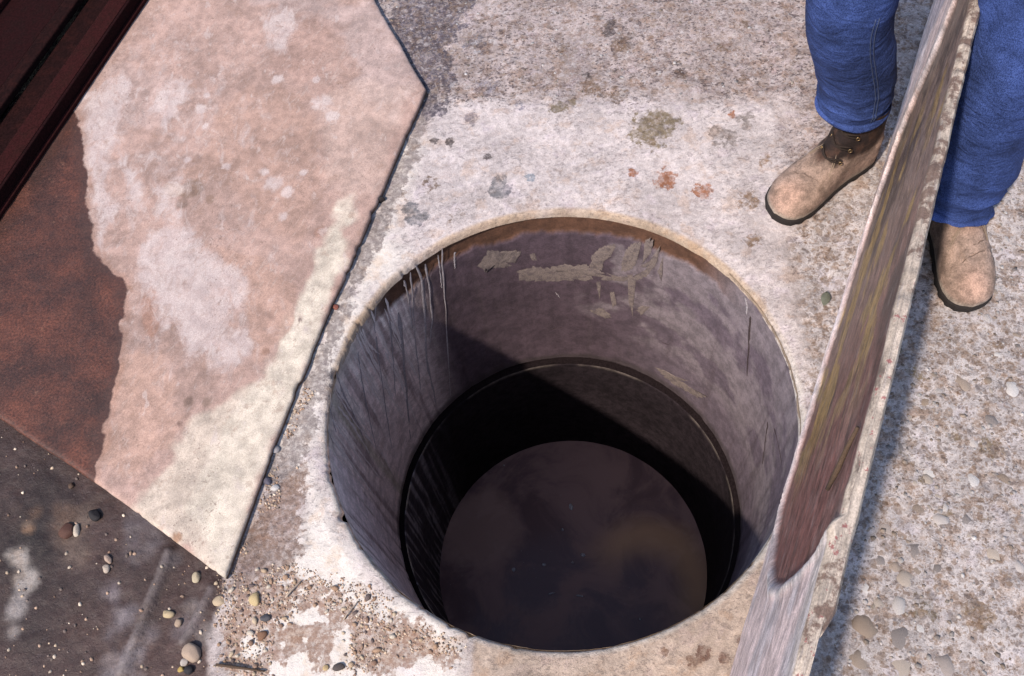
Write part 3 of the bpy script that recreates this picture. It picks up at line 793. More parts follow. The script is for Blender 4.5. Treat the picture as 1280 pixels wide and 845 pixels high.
# ------------------------------------------------------------------ water
n = NT('murky_water')
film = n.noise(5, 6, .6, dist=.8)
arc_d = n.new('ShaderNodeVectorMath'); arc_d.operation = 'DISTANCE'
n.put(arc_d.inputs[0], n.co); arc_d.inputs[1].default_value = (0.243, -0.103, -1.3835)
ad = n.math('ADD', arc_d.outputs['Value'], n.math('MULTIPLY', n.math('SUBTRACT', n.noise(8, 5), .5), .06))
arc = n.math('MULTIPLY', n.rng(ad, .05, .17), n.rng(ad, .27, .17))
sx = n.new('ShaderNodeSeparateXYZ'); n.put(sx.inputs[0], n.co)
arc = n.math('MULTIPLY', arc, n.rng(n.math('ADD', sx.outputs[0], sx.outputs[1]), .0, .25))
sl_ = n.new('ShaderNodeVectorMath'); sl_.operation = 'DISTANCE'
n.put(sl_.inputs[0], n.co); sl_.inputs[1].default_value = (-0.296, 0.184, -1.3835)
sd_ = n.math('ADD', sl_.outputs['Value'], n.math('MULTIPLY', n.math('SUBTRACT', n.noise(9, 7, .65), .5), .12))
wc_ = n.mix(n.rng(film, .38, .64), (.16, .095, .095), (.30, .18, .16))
wc_ = n.mix(n.rng(sd_, .17, .10, 0, .7), wc_, (.42, .26, .21))  # left patch paints a wall reflection into the water colour
wc_ = n.mix(n.math('MULTIPLY', arc, .75), wc_, (.56, .32, .18))  # arc paints the lit rim's reflection into the water colour
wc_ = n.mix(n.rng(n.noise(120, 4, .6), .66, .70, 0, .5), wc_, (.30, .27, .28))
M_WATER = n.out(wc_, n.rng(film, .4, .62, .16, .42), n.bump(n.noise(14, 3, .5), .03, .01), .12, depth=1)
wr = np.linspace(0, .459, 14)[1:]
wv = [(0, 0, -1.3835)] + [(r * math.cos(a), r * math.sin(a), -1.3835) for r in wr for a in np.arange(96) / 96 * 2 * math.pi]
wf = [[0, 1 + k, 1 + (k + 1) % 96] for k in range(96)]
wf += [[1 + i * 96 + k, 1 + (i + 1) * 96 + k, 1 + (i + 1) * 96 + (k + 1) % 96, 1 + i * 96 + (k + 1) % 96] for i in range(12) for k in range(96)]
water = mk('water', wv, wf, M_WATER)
tag(water, kind='structure')
M_FLECK = mat_plain('scum', (.75, .70, .72), 200, .3, .8, .3)
for k, (x, y, a, b) in enumerate([(0.034, 0.205, 0.007, 0.016), (-0.01, 0.13, 0.006, 0.006), (0.045, 0.03, 0.01, 0.009), (-0.094, 0.019, 0.008, 0.008), (-0.2, 0.02, 0.007, 0.009), (0.193, -0.212, 0.005, 0.005), (0.005, 0.011, 0.005, 0.006), (0.009, -0.105, 0.02, 0.004), (-0.083, -0.082, 0.018, 0.003), (-0.18, 0.4, 0.004, 0.004), (0.26, 0.686, 0.004, 0.004)]):
    me = stone_mesh('scum_fleck', 500 + k, M_FLECK, .3, True)
    o = inst('scum_fleck', me, (x, y, -1.3825), (a, b, .006), .4 * k)
    tag(o, 'tiny grey scum fleck floating on the dark water', 'scum', 'scum flecks on the well water')

# ------------------------------------------------------------------ pink slab lying left of the well
OUT = np.array([[-0.296, 1.278], [-0.189, 0.923], [-0.341, 0.591], [-0.484, 0.289], [-0.608, 0.001], [-0.709, -0.255], [-0.945, -0.043], [-1.196, 0.167], [-1.327, 0.278], [-1.436, 0.626], [-1.265, 0.754], [-1.101, 1.101], [-0.931, 1.459], [-0.596, 1.644], [-0.368, 1.485]])
ST, SB = .021, -.006


def outline_pts(poly, step, wob, seed):
    res = []; corner = []
    for k in range(len(poly)):
        a = poly[k]; b = poly[(k + 1) % len(poly)]
        m = max(2, int(np.linalg.norm(b - a) / step))
        for i in range(m): res.append(a + (b - a) * i / m)
    res = np.array(res)
    d = fbm(res, 9, 4, seed) - .5; d2 = np.clip(fbm(res, 45, 3, seed + 5) - .58, 0, 1)
    c = poly.mean(0); nr = res - c; nr /= np.linalg.norm(nr, axis=1)[:, None]
    return res + nr * (d * wob)[:, None] - nr * (d2 * .03)[:, None]


op = outline_pts(OUT, .0065, .010, 120); nb = len(op); cen = OUT.mean(0)
fr = np.concatenate([np.linspace(.01, .975, 120), [.985, .992, .997, 1.0]])
sv = []; sz = []
for s_ in fr:
    sv.append(cen + (op - cen) * s_)
    sz.append(np.full(nb, ST - (0 if s_ < .99 else (.0012 if s_ < .995 else (.003 if s_ < .999 else .007)))))
for zz_, ins_ in ((.010, .000), (SB, .003)):
    nr = op - cen; nr /= np.linalg.norm(nr, axis=1)[:, None]
    sv.append(op - nr * ins_); sz.append(np.full(nb, zz_))
sv = np.concatenate(sv); sz = np.concatenate(sz)
top = sz > .0122
sz = sz + np.where(top, (fbm(sv, 4, 3, 121) - .5) * .006 + (fbm(sv, 35, 4, 122) - .5) * .003, (fbm(sv, 40, 3, 123) - .5) * .006)
swob = fbm(sv, 8, 5, 124) - .5; swob2 = fbm(sv, 24, 4, 125) - .5
sc_ = np.tile(np.array([.47, .315, .265]), (len(sv), 1)) * (.9 + .2 * fbm(sv, 3, 3, 126)[:, None])
for poly, colr, soft, wb, k in [([[-0.44, 0.592], [-0.408, 0.492], [-0.484, 0.289], [-0.608, 0.001], [-0.693, -0.286], [-0.926, -0.084], [-0.862, -0.008], [-0.763, 0.103], [-0.675, 0.144], [-0.585, 0.226], [-0.517, 0.38], [-0.483, 0.507]], (0.66, 0.555, 0.455), 0.03, 0.1, 0.85), ([[-0.693, 0.071], [-0.585, 0.226], [-0.495, 0.442], [-0.439, 0.615], [-0.389, 0.629], [-0.486, 0.248], [-0.608, 0.001], [-0.706, -0.245], [-0.792, -0.107], [-0.744, 0.025]], (0.72, 0.63, 0.52), 0.03, 0.08, 0.7), ([[-1.098, 1.066], [-0.946, 1.236], [-0.862, 1.043], [-0.869, 0.935], [-0.963, 0.928], [-1.024, 0.914], [-0.971, 0.699], [-1.014, 0.613], [-1.075, 0.898]], (0.62, 0.5, 0.475), 0.03, 0.14, 0.2), ([[-0.857, 0.581], [-0.77, 0.587], [-0.674, 0.432], [-0.656, 0.321], [-0.657, 0.219], [-0.693, 0.186], [-0.801, 0.266], [-0.92, 0.48], [-0.936, 0.597]], (0.62, 0.5, 0.475), 0.03, 0.12, 0.2), ([[-0.602, 1.343], [-0.292, 1.271], [-0.202, 0.94], [-0.286, 0.81], [-0.374, 1.02], [-0.45, 1.214]], (0.56, 0.43, 0.4), 0.04, 0.12, 0.6), ([[-0.734, 0.96], [-0.607, 1.043], [-0.484, 0.933], [-0.476, 0.647], [-0.54, 0.518], [-0.654, 0.564], [-0.732, 0.725], [-0.813, 0.741]], (0.46, 0.295, 0.235), 0.04, 0.14, 0.7), ([[-0.731, 0.533], [-0.617, 0.488], [-0.544, 0.385], [-0.556, 0.303], [-0.64, 0.196], [-0.656, 0.321], [-0.674, 0.432]], (0.46, 0.295, 0.235), 0.012, 0.05, 0.85), ([[-0.986, 0.068], [-0.945, 0.252], [-0.856, 0.276], [-0.782, 0.183], [-0.814, 0.074], [-0.879, -0.023], [-0.946, -0.029]], (0.51, 0.325, 0.255), 0.04, 0.12, 0.75), ([[-0.9, 0.454], [-0.862, 0.436], [-0.85, 0.358], [-0.876, 0.321], [-0.906, 0.379]], (0.4, 0.215, 0.155), 0.008, 0.03, 0.7), ([[-0.535, 1.296], [-0.361, 1.225], [-0.461, 0.983], [-0.606, 1.072]], (0.45, 0.29, 0.24), 0.04, 0.12, 0.6), ([[-0.463, 0.928], [-0.334, 0.983], [-0.213, 0.929], [-0.341, 0.62], [-0.439, 0.615]], (0.55, 0.4, 0.34), 0.04, 0.1, 0.6)]:
    s_ = sdpoly(sv, poly) + swob * wb + swob2 * wb * .9
    sc_ = mixc(sc_, colr, sst(s_, -soft * .45, soft * .45) * k)
for x, y, r, cr, cg, cb, k in [(-0.792, 0.725, 0.0328, 0.22, 0.14, 0.1, 0.7), (-0.815, 0.68, 0.0183, 0.2, 0.13, 0.1, 0.6), (-0.748, 0.679, 0.0182, 0.27, 0.17, 0.12, 0.6), (-0.842, 0.735, 0.0288, 0.62, 0.5, 0.44, 0.7), (-0.754, 0.101, 0.0009, 0.46, 0.295, 0.235, 0.1), (-0.789, 0.14, 0.0107, 0.2, 0.13, 0.1, 0.7), (-0.749, 0.132, 0.0107, 0.25, 0.17, 0.13, 0.6), (-0.806, 0.092, 0.0089, 0.2, 0.12, 0.1, 0.7), (-0.538, 0.299, 0.0064, 0.15, 0.1, 0.09, 0.8), (-0.618, 0.232, 0.0109, 0.25, 0.14, 0.1, 0.7), (-0.807, -0.158, 0.0133, 0.3, 0.15, 0.08, 0.8), (-0.482, 0.53, 0.0155, 0.4, 0.215, 0.155, 0.5), (-0.403, 0.561, 0.0155, 0.35, 0.22, 0.16, 0.5), (-0.917, 0.617, 0.002, 0.46, 0.295, 0.235, 0.1)]:
    d = np.hypot(sv[:, 0] - x, sv[:, 1] - y) + swob2 * r * 1.2
    sc_ = mixc(sc_, (cr, cg, cb), sst(d, r, r * .6) * k)
sc_[~top] = np.array([.15, .095, .07])
mud = sdpoly(sv, [[-1.206, 0.861], [-1.112, 1.098], [-1.091, 0.968], [-1.071, 0.871], [-1.055, 0.766], [-1.033, 0.652], [-1.026, 0.587], [-0.989, 0.527], [-0.953, 0.491], [-0.932, 0.382], [-0.95, 0.373], [-0.946, 0.263], [-0.968, 0.162], [-0.972, 0.056], [-0.978, -0.027], [-1.081, -0.023], [-1.463, 0.228], [-1.577, 0.873]])
scuff = .16 + .16 * sst(sdpoly(sv, [[-1.105, 1.154], [-0.894, 1.316], [-0.67, 1.174], [-0.614, 0.651], [-0.621, 0.233], [-0.764, 0.199], [-0.931, 0.332], [-1.053, 0.741]]) + swob * .2, -.08, .08)
for poly in [[[-1.101, 1.095], [-0.998, 1.173], [-0.941, 1.132], [-0.968, 1.024], [-0.951, 0.912], [-1.021, 0.861], [-0.971, 0.712], [-1.014, 0.601], [-1.061, 0.792]], [[-0.893, 1.022], [-0.854, 1.112], [-0.81, 1.074], [-0.828, 0.953], [-0.88, 0.937]], [[-0.858, 0.617], [-0.79, 0.615], [-0.674, 0.432], [-0.653, 0.321], [-0.661, 0.22], [-0.702, 0.188], [-0.801, 0.266], [-0.93, 0.482], [-0.945, 0.599]], [[-0.602, 1.312], [-0.513, 1.291], [-0.53, 1.113], [-0.595, 1.113]], [[-0.892, 0.733], [-0.833, 0.758], [-0.82, 0.645], [-0.869, 0.631]], [[-0.982, 0.905], [-0.89, 0.683], [-0.929, 0.667], [-0.99, 0.854]]]:
    scuff = np.maximum(scuff, .85 * sst(sdpoly(sv, poly) + swob * .10 + swob2 * .06, -.035, .035))
for x, y, r in [(-0.568, 0.594, 0.0177), (-0.706, 0.775, 0.0165), (-0.593, 0.701, 0.0303), (-0.558, 0.664, 0.018), (-0.457, 0.932, 0.0338), (-0.434, 0.882, 0.0188), (-0.575, 1.036, 0.0195), (-0.776, 0.983, 0.0194), (-0.76, 1.021, 0.0131), (-0.513, 0.717, 0.0121), (-0.763, 0.917, 0.0106), (-0.612, 0.737, 0.0163), (-0.804, 0.815, 0.0125), (-0.47, 1.013, 0.0129)]:
    scuff = np.maximum(scuff, 1.0 * sst(np.hypot(sv[:, 0] - x, sv[:, 1] - y) + swob2 * r * .8, r * 1.5, r * .2))
sfaces = gridfaces(len(fr) + 2, nb, wrap=True).tolist() + [list(range(nb))[::-1]]
pink = mk('concrete_slab', np.concatenate([sv, sz[:, None]], 1), sfaces, M_SLAB, col=sc_, attrs={'mud': mud, 'scuff': scuff})
tag(pink, 'pink stained concrete slab lying flat beside the well, muddy along its left side', 'slab')

# ------------------------------------------------------------------ lid stood on edge, held between the legs
TLO, THI, PH, TH, LEAN = -1.0, 1.55, .70, .028, .012  # near end lengthened out of view so the lid's shadow reaches the foreground
N0 = .484


def edge_drop(t):                            # the lid is not cut square: its far end is lower
    return np.interp(t, [-.62, -.45, -.2, .1, .5, .9, 1.55], [0, .0, .018, .04, .095, .13, .16])



def plate_xyz(t, n_, z):
    nn_ = n_ + LEAN * z
    return np.stack([FACE_N[0] * nn_ + FACE_T[0] * t, FACE_N[1] * nn_ + FACE_T[1] * t, z], 1)


ts = np.linspace(TLO, THI, 480); hs = np.concatenate([[.0, .004, .010], np.linspace(.018, PH - .016, 170), [PH - .008, PH - .003, PH]])
tt, hh = np.meshgrid(ts, hs, indexing='xy')
tt = tt.ravel(); hh = hh.ravel()
tp = np.stack([tt, hh], 1)
# worn top and bottom edges
toff = (fbm(np.stack([ts, ts * 0], 1), 14, 4, 131) - .5) * .004 - np.clip(fbm(np.stack([ts, ts * 0], 1), 30, 3, 132) - .62, 0, 1) * .03
H2 = hh * (1 - edge_drop(tt) / PH) + np.interp(tt, ts, toff) * np.clip((hh - PH + .08) / .08, 0, 1)
EC, EA, EB = (.28, .352), .63, .335
ewob = (fbm(tp, 7, 4, 133) - .5) * .05
tmin = np.interp(hh, [0, .03, .08, .16, .26, .38, .54, .64, .70], [.06, -.04, -.13, -.21, -.268, -.30, -.312, -.305, -.285])
tmax = np.interp(hh, [0, .04, .17, .40, .64, .70], [.45, .60, .82, .88, 1.0, 1.02])
ell = np.minimum(np.minimum(tt - tmin, tmax - tt), np.minimum(hh - .030 - .03 * sst(tt, .3, .7), 1.0)) + ewob * .30     # metres inside the stain
rec = sst(ell, -.004, .008)
groove = np.exp(-((ell + .014) / .008) ** 2)
pn = N0 + .007 * rec - .004 * groove + (fbm(tp, 9, 4, 134) - .5) * .006 + (fbm(tp, 45, 3, 135) - .5) * .002
edge_in = np.clip(1 - np.minimum(hh, PH - hh) / .009, 0, 1)
pn += .006 * edge_in ** 2
pc = np.tile(np.array([.62, .48, .46]), (len(tt), 1)) * (.85 + .3 * fbm(tp, 6, 4, 136)[:, None])
streak = fbm(np.stack([tt * 5, hh * 7], 1), 1.2, 5, 137)
streak2 = fbm(np.stack([tt * 9, hh * 14], 1), 1.2, 5, 138)
inside = rec
bc = np.tile(np.array([.30, .155, .125]), (len(tt), 1))
bc = mixc(bc, (.32, .235, .195), sst(tt, .05, .5) * .7)
bc = mixc(bc, (.085, .06, .055), sst(streak, .52, .40) * .8)
bc = mixc(bc, (.30, .235, .20), sst(streak2, .55, .68) * .55)
bc = mixc(bc, (.30, .125, .115), sst(tt, .12, -.2) * .6)
yel = sst(streak2 + .26 * np.exp(-((hh - .17 - .10 * np.clip(tt, 0, 1)) / .055) ** 2), .54, .66) * sst(tt, -.12, .1) * sst(tt, .85, .6)
bc = mixc(bc, (.50, .31, .10), yel * .75)
pc = pc * (1 - inside[:, None]) + bc * inside[:, None]
pc = mixc(pc, (.62, .58, .56), sst(groove, .25, .8) * sst(fbm(tp, 14, 3, 139), .35, .5) * .6)
pc = mixc(pc, (.60, .54, .50), sst(hh, PH - .10 + ewob * 2, PH - .03) * sst(tt, -.2, -.35) * .7)
pc = mixc(pc, (.44, .42, .45), (1 - inside) * sst(streak2, .52, .66) * .5)
front = plate_xyz(tt, pn, H2)
nh, nt = len(hs), len(ts)
# back face and edges
bk_h = np.array([PH, PH - .006, .45, .006, 0.])
bn = []; bcx = []
chipT = np.clip((-.395 - ts) / .05, 0, 1)                     # broken outer arris at the near end
topj = (fbm(np.stack([ts, ts * 0 + 3], 1), 20, 4, 140) - .5) * .004
rows = []
for k, bh in enumerate((PH + .0, PH - .002, PH - .010, .45, .012, 0.)):
    nbk = N0 + (.016 if k == 0 else (TH - .004 if k == 1 else TH)) + topj * (k in (1, 2)) - chipT * .014 * (k in (1, 2)) * (.6 + .8 * vnoise(np.stack([ts, ts * 0], 1), 60, 4))
    hz = bh * (1 - edge_drop(ts) / PH) + (toff if bh > .5 else 0) - chipT * .012 * (k == 1)
    if k == 5: nbk = nbk - .004
    rows.append(plate_xyz(ts, nbk, hz))
    e_ = np.tile(np.array([.60, .49, .40] if k < 3 else [.3, .26, .24]), (nt, 1)) * (.85 + .3 * fbm(np.stack([ts, ts * 0 + k], 1), 12, 4, 141)[:, None])
    if k < 3:
        q = np.stack([ts, np.full(nt, k * .012)], 1)
        e_ = e_ * .95
    bcx.append(e_)
fv = np.concatenate([front] + rows); fc = np.concatenate([pc] + bcx)
ff = gridfaces(nh, nt, flip=True).tolist()
base_top = (nh - 1) * nt; b0 = nh * nt
seq = [base_top] + [b0 + k * nt for k in range(6)] + [0]
for a, b in zip(seq[:-1], seq[1:]):
    for i in range(nt - 1): ff.append([a + i, b + i, b + i + 1, a + i + 1][::-1])
for i, rev in ((0, False), (nt - 1, True)):
    loop = [k * nt + i for k in range(nh)] + [b0 + k * nt + i for k in range(6)]
    ff.append(loop if rev else loop[::-1])
fcx = fc.copy(); fcx[:nh * nt] *= (1.35 - .40 * rec)[:, None]  # front face lightened to make up for the grazing sun on it
for k in range(nh - 3, nh): fcx[k * nt:(k + 1) * nt] = bcx[0]
at_ = np.concatenate([tt] + [ts] * 6); ah_ = np.concatenate([hh] + [np.full(nt, .8 + .01 * k) for k in range(6)])
ed_ = np.concatenate([(hh > PH - .009) * 1.0] + [np.full(nt, 1.0 if k < 3 else 0.) for k in range(6)])
plate = mk('standing_lid', fv, ff, M_PLATE, col=fcx, attrs={'along': at_, 'high': ah_, 'edge': ed_, 'inside': np.concatenate([rec, np.zeros(nt * 6)]),
           'rust': .12 * sst(at_, -.10, .30) + .10 * sst(np.abs(at_ + .385), .06, .02) - .02, 'redness': sst(at_, .25, .0)})
es = plate.modifiers.new('sharp', 'EDGE_SPLIT'); es.split_angle = math.radians(38)
tag(plate, 'concrete lid stood on edge beside the well with brown oval stain on its face', 'lid')

# ------------------------------------------------------------------ steel frame in the far left corner
M_RED = mat_plain('dark_red_paint', (.020, .0055, .006), 30, .3, .95, .3, alt=(.016, .006, .006), alt_amt=.8, spec=.04)
M_RUST = mat_plain('red_edge_paint', (.034, .0085, .0085), 40, .3, .95, .3, alt=(.028, .009, .008), alt_amt=.8, spec=.04)
M_BLACKP = mat_plain('black_sheet', (.016, .006, .006), 30, .3, .95, .2, alt=(.03, .009, .008), alt_amt=.6, spec=.04)
frame = empty('steel_chassis', (-1.254, 0.783, 0.0225))
frame.rotation_euler = (0, 0, math.atan2(.577, .282))
tag(frame, 'dark red steel chassis along the outer edge of the pink slab', 'chassis')
# local x runs along the beam, local y to its outer side
bevel(mk('web', *boxvf(-1.2, 1.0, 0, .008, .0, .040), M_RED, frame, False), .002)
bevel(mk('top_flange', *boxvf(-1.2, 1.0, .0085, .060, .032, .0405), M_RUST, frame, False), .002)
bevel(mk('bottom_flange', *boxvf(-1.2, 1.0, -.012, -.0005, .0, .010), M_RUST, frame, False), .002)
bevel(mk('back_rail', *boxvf(-1.2, 1.0, .155, .195, .015, .035), M_BLACKP, frame, False), .004)
for bx_, br in ((-.02, -.5), (-.75, -.5)):
    v_, f_ = boxvf(-.012, .012, 0, .135, .024, .037)
    b_ = mk('brace', [(x + bx_ + (y * br), y + .056, z) for x, y, z in v_], f_, M_RUST, frame, False)
    bevel(b_, .002)
bevel(mk('side_panel', *boxvf(-1.2, 1.0, .20, .75, .018, .028), M_RED, frame, False), .003)
bevel(mk('panel_rib', *boxvf(-1.2, 1.0, .36, .385, .0285, .045), M_RUST, frame, False), .003)
bevel(mk('floor_tray', *boxvf(-1.2, 1.0, .063, .152, .004, .010), M_BLACKP, frame, False), .002)
for q in (-.45, .25, .75):
    bevel(mk('support_foot', *boxvf(q - .04, q + .04, .21, .30, -.040, .0175), M_BLACKP, frame, False), .004)

# ------------------------------------------------------------------ loose pebbles, leaf and twigs
def pebble(px_, r, colr, label, k, name='pebble', flat=.62, el=(1, 1)):
    m = mat_plain('pebble_stone', colr, 90, .25, .7, .35, alt=tuple(c * .6 for c in colr), alt_amt=.8)
    bm = bmesh.new(); bmesh.ops.create_icosphere(bm, subdivisions=3, radius=1)
    V = np.array([v.co for v in bm.verts]); r_ = np.random.RandomState(600 + k)
    for q in r_.normal(size=(9, 3)):
        q = q / np.linalg.norm(q); d = V @ q; V = V - .7 * np.clip(d - r_.uniform(.6, .85), 0, 9)[:, None] * q
    V = V * (1 + .34 * (fbm(V + 5, 1.3, 4, k) - .5))[:, None]
    V = V * np.array([el[0], el[1], flat])
    for v, c in zip(bm.verts, V): v.co = c
    for f in bm.faces: f.smooth = True
    me = bpy.data.meshes.new(name); bm.to_mesh(me); bm.free(); me.materials.append(m)
    x, y = px_
    r *= .86
    o = inst(name, me, (x, y, zg(x, y) + r * flat * .45), r, r_.uniform(0, 3.1))
    tag(o, label, 'stone')
    placed.append((x, y, r))
    return o


for k, (pos, r, colr, label, el, flat) in enumerate([((-1.032, -0.096), 0.0155, (0.62, 0.52, 0.42), 'elongated cream pebble on dark wet ground beside a black stone', (0.6, 1.1), 0.5), ((-0.995, -0.069), 0.0173, (0.02, 0.016, 0.018), 'black angular stone on dark ground close under the slab edge', (1.1, 0.8), 0.6), ((-1.052, -0.094), 0.0207, (0.11, 0.045, 0.03), 'dark reddish brown stone beside the elongated cream pebble', (1, 1), 0.5), ((-0.962, -0.168), 0.0118, (0.5, 0.36, 0.28), 'upper of two pinkish pebbles touching on the dark ground', (1.2, 0.7), 0.6), ((-0.964, -0.187), 0.0117, (0.58, 0.47, 0.38), 'lower of two pinkish pebbles touching on the dark ground', (1, 0.8), 0.6), ((-0.777, -0.236), 0.0131, (0.58, 0.48, 0.33), 'round cream pebble on dark ground just left of the slab corner', (1, 0.9), 0.65), ((-0.831, -0.3), 0.0129, (0.6, 0.46, 0.28), 'yellowish oval pebble between the two ridges on dark ground', (1.2, 0.8), 0.6), ((-0.81, -0.32), 0.0113, (0.45, 0.33, 0.24), 'tan pebble just right of the yellowish oval pebble', (1, 0.9), 0.6), ((-0.726, -0.292), 0.0145, (0.56, 0.43, 0.29), 'flat cream stone among gravel just below the slab corner', (1.2, 0.9), 0.5), ((-0.655, -0.302), 0.0144, (0.62, 0.47, 0.25), 'yellow rounded pebble in the gravel right of the slab corner', (1.15, 0.9), 0.65), ((-0.782, -0.382), 0.0237, (0.5, 0.37, 0.28), 'largest tan pink pebble at the bottom beside the gravel', (1, 0.9), 0.6), ((-0.797, -0.397), 0.0094, (0.55, 0.48, 0.43), 'small whitish pebble touching the largest tan pebble', (1, 1), 0.7), ((-0.789, -0.413), 0.011, (0.03, 0.026, 0.03), 'small black pebble at the bottom by the largest tan pebble', (1.1, 0.9), 0.7), ((-0.803, -0.41), 0.0078, (0.55, 0.38, 0.12), 'small yellow pebble at the bottom beside the small black pebble', (1, 0.9), 0.7), ((-0.636, -0.342), 0.0111, (0.1, 0.095, 0.105), 'dark grey oval stone on the white concrete below the gravel', (1.3, 0.75), 0.6), ((-0.642, -0.374), 0.0126, (0.25, 0.13, 0.075), 'rusty brown stone below the dark grey oval stone', (1, 0.9), 0.6), ((-0.497, -0.455), 0.0107, (0.09, 0.07, 0.065), 'dark brown oval stone at bottom on white concrete', (1.3, 0.8), 0.6), ((-0.522, -0.452), 0.0077, (0.58, 0.42, 0.22), 'small yellow pebble left of the dark stone at the bottom', (1, 0.9), 0.6), ((-0.61, -0.08), 0.0102, (0.68, 0.64, 0.62), 'bright white chip beside the right edge of the pink slab', (1.2, 0.8), 0.6), ((-0.625, -0.063), 0.0119, (0.12, 0.11, 0.15), 'bluish dark stone beside the white chip at the slab edge', (1, 0.8), 0.6), ((-0.344, 0.612), 0.0178, (0.035, 0.026, 0.026), 'dark stone wedged beneath the right edge of the pink slab', (1.6, 0.7), 0.8), ((-0.611, 0.006), 0.0156, (0.45, 0.42, 0.43), 'pale grey stone at the slab edge above the bluish dark stone', (1.1, 0.9), 0.5), ((-0.46, 0.328), 0.0093, (0.3, 0.1, 0.07), 'small red stone on concrete between the slab and the well', (1, 1), 0.6), ((-0.438, 0.421), 0.0095, (0.6, 0.58, 0.62), 'small white stone at the slab edge near the well top left', (1, 0.9), 0.6), ((-1.052, 0.006), 0.0088, (0.12, 0.07, 0.045), 'little brown stone on dark ground under the slab shadow', (1, 0.9), 0.6)]):
    pebble(pos, r, colr, label, k, el=el, flat=flat)

POLY_GRAV = [[-0.736, -0.246], [-0.685, -0.248], [-0.636, -0.235], [-0.557, -0.275], [-0.432, -0.316], [-0.314, -0.397], [-0.251, -0.451], [-0.277, -0.483], [-0.41, -0.433], [-0.428, -0.477], [-0.504, -0.47], [-0.484, -0.392], [-0.543, -0.337], [-0.608, -0.387], [-0.632, -0.457], [-0.735, -0.441], [-0.717, -0.355]]
cnt = 0; tries = 0
while cnt < 120 and tries < 9000:
    tries += 1
    x = rnd.uniform(-.82, -.1); y = rnd.uniform(-.62, .3)
    s_ = inpoly(x, y, POLY_GRAV)
    if s_ < -.012 or math.hypot(x, y) < .53 or float(sdpoly(np.array([[x, y]]), OUT)[0]) > -.008: continue
    if rnd.random() > .25 + s_ * 14: continue
    r = rnd.choice((.003, .0034, .0038, .0042, .005, .0065))
    if not try_place(x, y, r, .95): continue
    o = inst('gravel_stone', grav_meshes[cnt % 12], (x, y, zg(x, y) + r * .35), (r * rnd.uniform(.9, 1.35), r, r * rnd.uniform(.8, 1.1)), rnd.uniform(0, 6.3), rnd.uniform(-.3, .3))
    tag(o, 'small brown gravel stone scattered around the near corner of the pink slab', 'gravel', 'loose gravel near the slab corner')
    cnt += 1
sp = []
GC = [(.46, .30, .21), (.60, .45, .32), (.32, .20, .14), (.68, .55, .43), (.20, .15, .13), (.52, .35, .25)]
for poly, num, sizes in ((POLY_GRAV, 1700, [.0012, .0016, .002, .0028]), ([[-0.714, -0.246], [-0.606, 0.009], [-0.511, 0.223], [-0.487, 0.219], [-0.544, 0.072], [-0.596, -0.047], [-0.635, -0.144], [-0.685, -0.243]], 700, [.0012, .002, .003]), (POLY_DAMP, 500, [.0015, .0025, .004])):
    lo = np.min(poly, 0); hi = np.max(poly, 0); lo = np.maximum(lo, (-1.3, -.9)); hi = np.minimum(hi, (0.3, 1.3))
    c_ = 0
    cand = np.stack([rr_.uniform(lo[0], hi[0], num * 6), rr_.uniform(lo[1], hi[1], num * 6)], 1)
    dens = sdpoly(cand, poly) + (fbm(cand, 18, 4, 151) - .5) * .12
    so = sdpoly(cand, OUT)
    for (x, y), dd, s0 in zip(cand, dens, so):
        if dd < .0 or s0 > -.003 or math.hypot(x, y) < .515: continue
        r = float(rr_.choice(sizes)); sp.append((x, y, zg(x, y) + r * .1, r)); c_ += 1
        if c_ >= num: break
fg = stuff_stones('fine_gravel', sp, GC, M_STUFF, None, .7)
fg['label'] = 'fine brown grit spilled around the corner of the pink slab'; fg['category'] = 'gravel'

M_LEAF = mat_plain('leaf_green', (.15, .155, .115), 120, .2, .7, .3)
lx, ly = (0.613, 0.143)
lv = []; lfc = []
for i in range(9):
    s_ = i / 8; w = .010 * math.sin(math.pi * min(s_ * .96 + .03, 1)) ** .8
    for q in (-1, 0, 1): lv.append((q * w, (s_ - .5) * .036, .004 + .003 * abs(q) + .003 * math.sin(3 * s_)))
for i in range(8):
    for j in range(2): lfc.append([i * 3 + j, i * 3 + j + 1, i * 3 + 4 + j, i * 3 + 3 + j])
leaf = mk('leaf', lv, lfc, M_LEAF); leaf.location = (lx, ly, zg(lx, ly) + .003); leaf.rotation_euler = (0, 0, -.5)
sm_ = leaf.modifiers.new('thickness', 'SOLIDIFY'); sm_.thickness = .0008
tag(leaf, 'small dull green leaf on the concrete beside the standing lid', 'leaf')

M_TWIG = mat_plain('twig_bark', (.10, .062, .04), 150, .3, .9, .5)
M_STRAW = mat_plain('pale_straw', (.48, .38, .30), 150, .2, .9, .4)
for a, b, m, r, lab in [((-0.593, -0.31), (-0.562, -0.282), 1, 0.0022, 'pale straw twig lying on the gravel right of the slab corner'), ((-0.482, -0.37), (-0.452, -0.339), 1, 0.0016, 'thin straw twig on white concrete near the well rim'), ((-0.729, -0.415), (-0.637, -0.441), 0, 0.003, 'dark twig among gravel at the bottom edge')]:
    a = Vector((*a, zg(*a) + .006)); b = Vector((*b, zg(*b) + .008))
    mid = [a.lerp(b, q) + Vector((0, 0, .003 * math.sin(q * 5))) for q in (0, .2, .4, .6, .8, 1)]
    o = mk('twig', *tube(mid, [r, r * .9, r, r * .8, r * .75, r * .5], 7), M_STRAW if m else M_TWIG)
    tag(o, lab, 'twig')
tw = plate_xyz(np.array([-.20, -.185, -.165, -.15]), np.full(4, N0 + .002), np.array([.55, .59, .62, .66]))
o = mk('twig', *tube([Vector(v) for v in tw], [.003, .004, .0035, .0025], 7), M_TWIG)
tag(o, 'short brown twig stuck to the brown face of the standing lid', 'twig')

